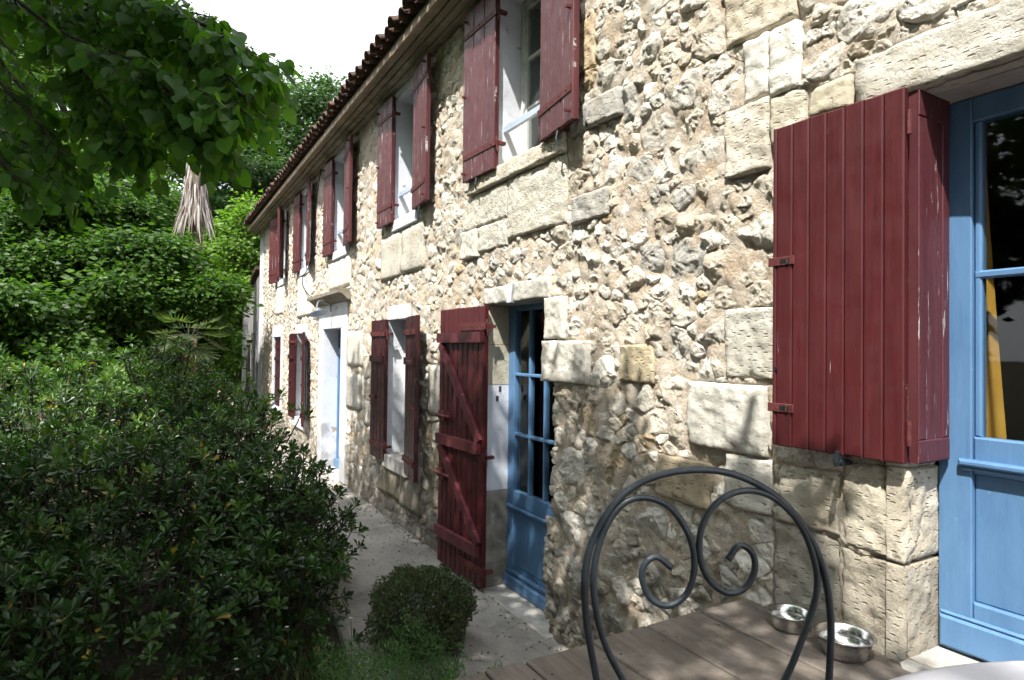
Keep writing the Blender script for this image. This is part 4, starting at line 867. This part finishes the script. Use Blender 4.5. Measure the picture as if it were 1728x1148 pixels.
def palm(base, h, skirt, label, nf, R, crown_pal, sk_n=0):
    t = thing('fan_palm', label, 'palm', base, group=None)
    MB().tube([(0, 0, -.1), (.03, 0, h*.5), (0, .02, h)], [.17, .14, .13], 12).obj('trunk', M['palm_bark'], t, True)
    b = MB(); P = []
    for k in range(nf):
        az = k*2.4+.3; el = -.75+1.75*(k/nf); r0 = RND.uniform(.35, .6)*R/.6; dv = np.array([math.cos(az)*math.cos(el), math.sin(az)*math.cos(el), math.sin(el)]); e = np.array([0, 0, h])+dv*r0+np.array([0, 0, .05])
        b.tube([(0, 0, h-.05), e*.5+np.array([0, 0, h*.5+.04]), e], [.012, .01, .007], 5); P.append(frond(e, az, el-.5, R, 22, crown_pal))
    b.obj('stems', M['twig_bark'], t, True); link('crown', leaf_mesh('crown', P, 'tree_leaf'), t)
    if skirt:
        z0, z1, n = *skirt, 620; a = NR.uniform(0, 6.283, n); u = NR.uniform(0, 1, n); zs = z1-(z1-z0)*.6*u
        pos = np.stack([.15*np.cos(a), .15*np.sin(a), zs], 1); fl = .05+.36*u**1.4+NR.uniform(-.07, .14, n)
        d = np.stack([np.cos(a)*fl, np.sin(a)*fl, -np.ones(n)], 1); L = NR.uniform(.25, 1.05, n)
        c = np.array([(.33, .30, .275), (.42, .39, .36), (.25, .215, .185), (.17, .135, .11)])[NR.integers(0, 4, n)]
        T = (np.array([(-.5, 0, 0), (.5, 0, 0), (.45, .5, .02), (-.45, .5, .02), (0, 1, -.05)]), np.array([(0, 1, 2), (0, 2, 3), (3, 2, 4)]))
        link('dead_fronds', leaf_mesh('dead_fronds', [leaves(pos, d, np.stack([np.cos(a), np.sin(a), .2+0*a], 1)+rdir(n)*.4, L, NR.uniform(.025, .06, n), T, c)], 'dead_frond'), t)
palm((*at(324, 600, 14.2)[:2], -.05), 8.2, (4.2, 6.3), 'tall palm trunk wrapped in a skirt of dead grey fronds', 16, .7, [(.03, .06, .02), (.04, .08, .025)])
palm((*at(318, 600, 10.6)[:2], -.05), 2.0, None, 'short fan palm with drooping fronds behind the shrub', 14, .42, [(.035, .065, .024), (.055, .085, .035), (.1, .11, .055)])

# ---- the big glossy shrub
def shrub():
    t = thing('evergreen_shrub', 'large glossy evergreen shrub filling the lower left', 'shrub', (-2.4, 5, -.08)); base = np.array([-2.4, 5, -.08])
    B = [((-4.3, 6.0, .65), (1.3, 1.2, .78)), ((-3.0, 6.4, .8), (1.2, 1.2, .86)), ((-2.2, 6.5, .8), (.85, 1.1, .92)), ((-1.72, 5.55, .62), (.62, .85, .82)), ((-1.45, 4.75, .42), (.5, .75, .6)), ((-2.4, 4.7, .5), (.85, .8, .74)), ((-3.4, 4.6, .5), (.9, .8, .72)), ((-1.55, 4.0, .2), (.42, .5, .42)), ((-2.3, 3.75, .25), (.7, .5, .5)), ((-3.1, 3.9, .3), (.7, .5, .6)), ((-1.25, 5.4, .3), (.35, .8, .35))]
    PO, DI, NO, LL, WW, CC = [], [], [], [], [], []; tw = MB(); fl = []
    for c, r in B:
        c = np.array(c); r = np.array(r); n = int(760*(r.prod())**(2/3)/.75); u = rdir(n); u[:, 2] = np.where(u[:, 2] < -.55, -u[:, 2], u[:, 2])
        s = np.where(NR.random(n) < .72, NR.uniform(.85, 1.14, n), NR.uniform(.45, .9, n))*(1+.2*fbm(u*3+c*2, 2)); P = c+u*r*s[:, None]; ax = unit(u*.8+np.array([0, 0, .75])+rdir(n)*.35)
        ok = P[:, 2] > .06; ok &= fbm(P*1.7+9, 2) < .75; P, ax, u = P[ok], ax[ok], u[ok]; n = len(P)
        for k in range(0, n, 3): tw.tube([P[k]-base-ax[k]*.26-u[k]*.05, P[k]-base-ax[k]*.1, P[k]-base], [.006, .005, .0035], 4, False)
        kl = 10; m = n*kl; pi = np.repeat(np.arange(n), kl); ph = np.tile(np.arange(kl)*2.4, n)+np.repeat(NR.uniform(0, 6, n), kl); el = np.tile(np.linspace(.15, 1.15, kl), n)+NR.normal(0, .12, m)
        a = ax[pi]; e1 = unit(np.cross(a, np.array([.3, .9, .2]))); e2 = np.cross(a, e1)
        d = np.cos(el)[:, None]*(np.cos(ph)[:, None]*e1+np.sin(ph)[:, None]*e2)+np.sin(el)[:, None]*a
        nn = a*np.cos(el)[:, None]*1.2-(np.cos(ph)[:, None]*e1+np.sin(ph)[:, None]*e2)*np.sin(el)[:, None]+rdir(m)*.2
        L = NR.uniform(.048, .08, m)*np.repeat(NR.uniform(.7, 1.3, n), kl)
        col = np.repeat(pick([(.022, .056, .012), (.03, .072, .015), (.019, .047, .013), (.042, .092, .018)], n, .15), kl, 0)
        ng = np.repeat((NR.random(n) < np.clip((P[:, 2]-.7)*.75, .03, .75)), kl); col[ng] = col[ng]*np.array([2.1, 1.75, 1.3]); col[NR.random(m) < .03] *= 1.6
        y = NR.random(m) < .015; col[y] = (.32, .21, .03)
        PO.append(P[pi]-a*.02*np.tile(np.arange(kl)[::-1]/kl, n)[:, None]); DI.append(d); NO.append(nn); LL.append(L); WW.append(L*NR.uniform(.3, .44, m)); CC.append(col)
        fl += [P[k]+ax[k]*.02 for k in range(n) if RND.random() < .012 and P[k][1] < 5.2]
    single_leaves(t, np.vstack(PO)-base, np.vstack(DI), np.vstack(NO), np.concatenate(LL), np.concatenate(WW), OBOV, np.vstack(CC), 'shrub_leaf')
    tw.obj('twigs', M['twig_bark'], t, True, kind='stuff')
    for k in range(7):
        e = np.array(B[k][0])-base; MB().tube(curve([(e[0]*.25, e[1]*.25, 0), e*.6, e+np.array([0, 0, .3])], 5), list(np.linspace(.04, .014, 11)), 7).obj('stem', M['bark'], t, True)
    for p in fl[:40]:
        q = leaves(np.tile(p-base, (12, 1))+rdir(12)*.014, rdir(12)+np.array([0, 0, .6]), rdir(12), np.full(12, .013), np.full(12, .008), DIAM, np.ones((12, 3))*.8); link('blossom', mesh('blossom', q[0], q[1], M['petal']), t)
shrub()

def box_ball():
    c = np.array([-.77, 3.6, .22]); t = thing('box_bush', 'small clipped round dark bush at the edge of the path', 'bush', (c[0], c[1], -.05)); base = np.array([c[0], c[1], -.05])
    n = 24000; u = rdir(n); s = NR.uniform(.3, 1.04, n)**.33*(1+.2*fbm(u*2.6, 3)+.10*np.clip(fbm(u*9, 2)-.2, 0, 1)); P = c+u*np.array([.30, .30, .265])*s[:, None]; ok = P[:, 2] > .0; P, u = P[ok], u[ok]; n = len(P)
    L = NR.uniform(.013, .026, n); link('leaves', leaf_mesh('leaves', [leaves(P-base, unit(u+rdir(n)*.8+np.array([0, 0, .3])), unit(u+rdir(n)*.7), L, L*.6, DIAM, pick([(.055, .095, .04), (.075, .115, .05), (.1, .12, .06), (.1, .085, .055)], n, .2))], 'box_leaf'), t, kind='stuff')
    b = MB()
    for k in range(26):
        e = c-base+rdir(1)[0]*np.array([.3, .3, .28]); e[2] = abs(e[2]); b.tube([(0, 0, 0), e*.5+rdir(1)[0]*.02, e], [.008, .005, .002], 4, False)
    b.obj('twigs', M['twig_bark'], t, True, kind='stuff')
box_ball()

# ---- weeds, grass and daisies at the garden edge
n = 2600; X = NR.uniform(-2.3, -.86, n); Yv = NR.uniform(2.25, 3.75, n); keep = (np.hypot(X+.8, Yv-3.62) > .2); X, Yv = X[keep], Yv[keep]; n = len(X)
pos = np.stack([X, Yv, np.full(n, -.07)], 1); L = NR.uniform(.08, .34, n)*(.6+.5*vnoise(pos*3+4)).clip(.3, 1.2)
g1 = leaves(pos, unit(rdir(n)*.55+np.array([0, 0, 1.])), rdir(n), L, NR.uniform(.003, .007, n), BLADE, pick([(.09, .17, .045), (.13, .2, .07), (.07, .14, .04)], n))
m = 15000; X = NR.uniform(-1.5, -.80, m); Yv = NR.uniform(2.5, 3.3, m); h = (.3+.16*fbm(np.stack([X*6, Yv*6, X*0], 1), 2)).clip(.08, .46); Zv = NR.uniform(.1, 1, m)*h-.05
p2 = np.stack([X, Yv, Zv], 1); L = NR.uniform(.012, .035, m); g2 = leaves(p2, unit(rdir(m)+np.array([0, 0, .7])), rdir(m), L, L*.22, DIAM, pick([(.09, .18, .07), (.11, .2, .07), (.07, .14, .055)], m))
link('grass', leaf_mesh('grass', [g1, g2], 'grass_blade'), kind='stuff')
def daisy(p, lab):
    p = np.asarray(p); t = thing('daisy', lab, 'flower', (p[0], p[1], -.06), group='daisies at the garden edge'); h = p[2]+.06
    MB().tube(curve([(0, 0, 0), (.01, .006, h*.6), (0, 0, h)], 4), .0014, 4).obj('stem', M['twig_bark'], t)
    a = np.arange(16)*6.283/16; q = leaves(np.tile([0, 0, h], (16, 1)), np.stack([np.cos(a), np.sin(a), .12+0*a], 1), np.tile([0., 0, 1], (16, 1)), np.full(16, .012), np.full(16, .004), DIAM, np.ones((16, 3)))
    link('petals', mesh('petals', q[0], q[1], M['petal']), t); MB().lathe([(.005, 0), (.004, .002), (.001, .003)], 8, (0, 0, h)).obj('eye', M['eye'], t)
for px, py, ds, lab in ((233, 1078, 3.35, 'white daisy nearest the left of the shrub foot'), (243, 1100, 3.3, 'white daisy just below the leftmost daisy'), (326, 1115, 3.25, 'white daisy low under the shrub, left of the biggest daisy'), (398, 1112, 3.2, 'white daisy just above the biggest daisy'), (400, 1130, 3.1, 'biggest white daisy at the bottom of the shrub'), (434, 1108, 3.2, 'white daisy right of the biggest daisy'), (484, 1058, 3.4, 'white daisy highest on the right at the shrub foot'), (592, 1043, 3.4, 'white daisy close to the clipped round bush')):
    daisy(at(px, py, ds), lab)
def weed(p, lab, h, nl, seed):
    R = random.Random(seed); t = thing('weed', lab, 'weed', p, group='leafy weeds beside the deck'); b = MB(); P = []
    for k in range(3):
        a = k*2.1+R.random(); tip = np.array([.09*math.cos(a), .09*math.sin(a), h*R.uniform(.7, 1)]); pts = curve([(0, 0, 0), tip*.55+np.array([0, 0, .02]), tip], 5); b.tube(pts, .002, 4)
        for j in range(nl):
            q = pts[3+int(j*(len(pts)-4)/nl)]; az = j*2.6+k; d = np.array([[math.cos(az), math.sin(az), .15]]); P.append(leaves(np.array([q]), d, np.array([[0, 0, 1.]])+.2*rdir(1), np.array([.05]), np.array([.034]), OBOV, np.array([[.05, .12, .035]])*R.uniform(.8, 1.3)))
    b.obj('stems', M['twig_bark'], t); link('leaves', leaf_mesh('leaves', P, 'grass_blade'), t)
weed((-.80, 3.10, -.01), 'leafy weed growing on the path right of the round bush', .26, 5, 1); weed((-.62, 2.95, 0), 'small leafy weed by the corner of the deck', .12, 3, 2); weed((-.93, 2.9, -.02), 'leafy weed between the feathery greens and the deck', .2, 4, 3)

# ---- lime tree: overhanging branches in the upper left, crown above and behind the viewer
def lime():
    base = np.array([-6.6, -2.6, -.06]); t = thing('lime_tree', 'lime tree whose leafy branches hang into the upper left', 'tree', base)
    MB().tube(curve([(0, 0, -.1), (.1, .1, 1.8), (.5, .5, 3.6), (1.4, 1.5, 5.4)], 6), list(np.linspace(.3, .16, 19)), 14).obj('trunk', M['bark'], t, True)
    hub = np.array([-5.2, -1.1, 5.3]); crown_pts = [(-3.6, 1.0, 5.6), (-2.6, .2, 6.2), (-4.5, 2.5, 5.8), (-2.4, 3.2, 5.4), (-1.6, .6, 4.6), (-3.4, 4.2, 5.6), (-4.4, -.2, 6.8), (-2.2, -1.2, 5.8)]
    for q in crown_pts:
        q = np.array(q); MB().tube(curve([hub-base, (hub+q)/2-base+np.array([0, 0, .3]), q-base], 6), list(np.linspace(.09, .02, 13)), 8).obj('limb', M['bark'], t, True)
    br = [[(-60, -90, 3.3), (40, 10, 3.1), (120, 62, 3.0), (200, 92, 2.9), (290, 128, 2.8), (360, 165, 2.7), (405, 182, 2.65)],
          [(60, -60, 3.4), (125, 95, 3.1), (180, 172, 3.0), (205, 210, 2.95), (222, 240, 2.9)],
          [(235, 105, 2.87), (270, 140, 2.85), (315, 178, 2.8), (340, 205, 2.75), (352, 222, 2.75)],
          [(-60, 60, 3.2), (10, 150, 3.1), (70, 215, 3.0), (110, 275, 2.95)],
          [(140, 20, 3.4), (210, -10, 3.2), (275, 15, 3.1), (330, 40, 3.0)], [(0, 20, 3.6), (100, 10, 3.5), (170, 30, 3.4), (230, 50, 3.3)], [(180, -60, 3.2), (300, 20, 3.0), (370, 55, 2.9), (415, 85, 2.8), (440, 105, 2.8)],
          [(-80, 180, 3.0), (-20, 245, 2.8), (25, 300, 2.7)],
          [(80, 30, 3.5), (190, 60, 3.4), (280, 60, 3.3), (350, 90, 3.2), (400, 140, 3.2)],
          [(100, 80, 3.4), (150, 180, 3.3), (190, 225, 3.25)], [(20, -40, 3.8), (120, 0, 3.7), (220, 20, 3.6), (310, 20, 3.5), (360, 30, 3.4)],
          [(-60, -20, 3.8), (0, 100, 3.7), (60, 180, 3.6), (100, 250, 3.6)], [(150, 60, 3.6), (240, 150, 3.5), (290, 200, 3.4), (310, 230, 3.35)], [(300, 40, 3.1), (370, 115, 3.0), (405, 155, 2.9)], [(-40, -30, 4.3), (60, 40, 4.2), (150, 110, 4.1), (230, 190, 4.0)], [(40, -30, 4.4), (160, 60, 4.3), (260, 110, 4.2), (340, 160, 4.1)], [(-40, 120, 4.2), (30, 190, 4.1), (90, 250, 4.0)], [(-60, 0, 4.6), (40, 110, 4.5), (120, 200, 4.4)], [(120, -20, 4.4), (220, 30, 4.3), (300, 60, 4.2), (370, 110, 4.1)], [(-40, 200, 3.6), (40, 240, 3.5), (90, 290, 3.4)]]
    PO, DI = [], []; tw = MB()
    root = np.array([-3.3, 1.6, 5.0])
    for bi, B in enumerate(br):
        P = [at(*p) for p in B]
        if bi in (0, 1, 3, 6, 7, 10, 11): P = [root+rdir(1)[0]*.2, (root+P[0])/2+np.array([0, 0, .25])]+P
        C = curve(P, 8); MB().tube([c-base for c in C], list(np.linspace(.016 if len(P) > len(B) else .009, .0028, len(C))), 7).obj('branch', M['twig_bark'], t, True)
        s0 = 16 if len(P) > len(B) else 2
        for k in range(s0, len(C), 1):
            for side in (1, -1):
                if RND.random() < .25: continue
                ln = RND.uniform(.08, .26); tg = unit(C[min(k+1, len(C)-1)]-C[k-1]); sd = unit(np.cross(tg, [0, 0, 1.])*side+tg*.7+np.array([0, 0, -.4])+rdir(1)[0]*.55); pts = [C[k], C[k]+sd*ln*.5, C[k]+sd*ln+np.array([0, 0, -.03])]
                tw.tube([p-base for p in pts], [.003, .0024, .0016], 4, False)
                for j in range(max(1, int(ln/.036))):
                    u = (j+.7)/max(1, int(ln/.036)); q = C[k]+sd*ln*u; PO.append(q); DI.append(unit(sd*.6+np.cross(sd, [0, 0, 1.])*(1 if j % 2 else -1)*.6+np.array([0, 0, -.55])+rdir(1)[0]*.35))
                PO.append(pts[2]); DI.append(unit(sd+np.array([0, 0, -.6])+rdir(1)[0]*.2))
    tw.obj('twigs', M['twig_bark'], t, True, kind='stuff')
    P = np.array(PO); D = np.array(DI); m = len(P); N_ = unit(np.array([0, 0, 1.])+D*.4+rdir(m)*.75)
    L = NR.uniform(.04, .092, m); col = pick([(.05, .125, .022), (.06, .14, .025), (.042, .105, .022), (.075, .155, .03)], m, .15)
    single_leaves(t, P-base+D*.02, D, N_, L, L*NR.uniform(.82, .98, m), HEART, col, 'lime_leaf')
    # the rest of the crown, out of the picture: it shades the garden, the path and the foot of the house
    T = []
    def add(n, x, y, z):
        T.append(np.stack([NR.uniform(*x, n), NR.uniform(*y, n), NR.uniform(*z, n)], 1))
    add(1250, (0, 0), (2.6, 8.0), (0, 1.6)); add(260, (0, 0), (1.5, 2.8), (.8, 1.1)); add(3800, (-1.3, 0), (2.0, 8.2), (0, 0)); add(2600, (-4.8, -1.2), (3.0, 5.4), (.1, 1.0)); add(420, (-2.2, 0), (.6, 1.8), (.78, .78)); add(3600, (-5.5, -1.6), (2.0, 5.0), (.0, .8)); T.append(P[NR.integers(0, len(P), 1500)])
    T = np.vstack(T); tt = NR.uniform(1.9, 4.6, (len(T), 1))/SUN[0]; tt[-1500:] = NR.uniform(.5, 2.2, (1500, 1))/SUN[0]; Q = T-SUN*tt
    ok = (Q[:, 2] > 3.1) & (Q[:, 2] < 11); w = (Q-CP)@FW; px = 864+FPX*((Q-CP)@CR)/w; py = 574-FPX*((Q-CP)@CU)/w
    vis = (w > 0) & (px > -60) & (px < 1790) & (py > -70); ok &= ~vis
    E = np.stack([NR.uniform(-6.5, -3., 1600), NR.uniform(-2., 2.6, 1600), NR.uniform(4., 8., 1600)], 1); E = E[E[:, 2] < -1.9*E[:, 0]+.6]; we = (E-CP)@FW; E = E[~((we > 0) & (864+FPX*((E-CP)@CR)/we > -60) & (574-FPX*((E-CP)@CU)/we > -70))]  # extra unseen leaf clusters, added to block sky light over the shrub
    Q = np.vstack([Q[ok], E]); nq = len(Q); cl = 4; pi = np.repeat(np.arange(nq), cl); m = nq*cl; P = Q[pi]+rdir(m)*.12; D = unit(rdir(m)+np.array([0, 0, -.5])); N_ = unit(np.array([0, 0, 1.])+rdir(m)*.6); L = NR.uniform(.06, .1, m)
    link('crown', leaf_mesh('crown', [leaves(P-base, D, N_, L, L*.9, DIAM, pick([(.05, .125, .022), (.06, .14, .025)], m))], 'lime_leaf'), t, kind='stuff')
    print('lime leaves', len(PO), 'crown', m)
lime()

# ---- small things half hidden at the back
t = thing('iron_fence', 'low pale iron railing glimpsed beyond the shrub at far left', 'fence', (*at(75, 600, 11)[:2], -.05))
for k in range(12): MB().tube([(-1.0+.12*k, 0, 0), (-1.0+.12*k, 0, 1.42)], .008, 6).obj('bar', M['rail'], t)
for zz in (.2, 1.28): MB().box(-1.1, .5, -.008, .008, zz, zz+.02).obj('rail', M['rail'], t)
p0, p1 = at(370, 662, 9.2), at(402, 690, 8.6)
t = thing('stair_rail', 'weathered timber handrail slanting down behind the shrub', 'handrail', (p0[0], p0[1], -.05)); q = p1-p0
MB().tube([(0, 0, p0[2]+.05), (q[0], q[1], p1[2]+.05)], .035, 4).obj('rail', M['drip_wood'], t)
for f in (.02, .98): MB().tube([(q[0]*f, q[1]*f, 0), (q[0]*f, q[1]*f, p0[2]+.02+(p1[2]-p0[2])*f)], .03, 4).obj('post', M['barn_wood'], t)

# ---- fallen leaves, grit and crumbs of stone along the foot of the wall
n = 320; X = -NR.uniform(0, 1, n)**2.2*1.0-.03; Yv = NR.uniform(1.9, 9.5, n); pos = np.stack([X, Yv, np.full(n, .006)], 1); L = NR.uniform(.008, .028, n)
a_ = leaves(pos, unit(rdir(n)*np.array([1, 1, .15])), unit(rdir(n)*.3+np.array([0, 0, 1.])), L, L*.55, DIAM, pick([(.2, .14, .07), (.3, .24, .14), (.12, .08, .045), (.45, .42, .36), (.1, .13, .04)], n))
link('leaf_litter', leaf_mesh('leaf_litter', [a_], 'dead_frond'), kind='stuff')
n = 900; X = -NR.uniform(0, 1, n)**3*.7-.02; Yv = NR.uniform(1.9, 9.0, n); r = NR.uniform(.002, .011, n); O8 = np.array([(1, 0, 0), (0, 1, 0), (-1, 0, 0), (0, -1, 0), (0, 0, .8), (0, 0, -.4)]); F8 = np.array([(0, 1, 4), (1, 2, 4), (2, 3, 4), (3, 0, 4), (1, 0, 5), (2, 1, 5), (3, 2, 5), (0, 3, 5)])
V = np.stack([X, Yv, .004+r*.3], 1)[:, None]+O8[None]*r[:, None, None]*NR.uniform(.6, 1.3, (n, 6, 1)); link('grit', mesh('grit', V.reshape(-1, 3), (F8[None]+(np.arange(n)*6)[:, None, None]).reshape(-1, 3), M['stone'], False, np.repeat(pick([(.6, .55, .45), (.5, .46, .4), (.4, .33, .24)], n), 6, 0)), kind='stuff')
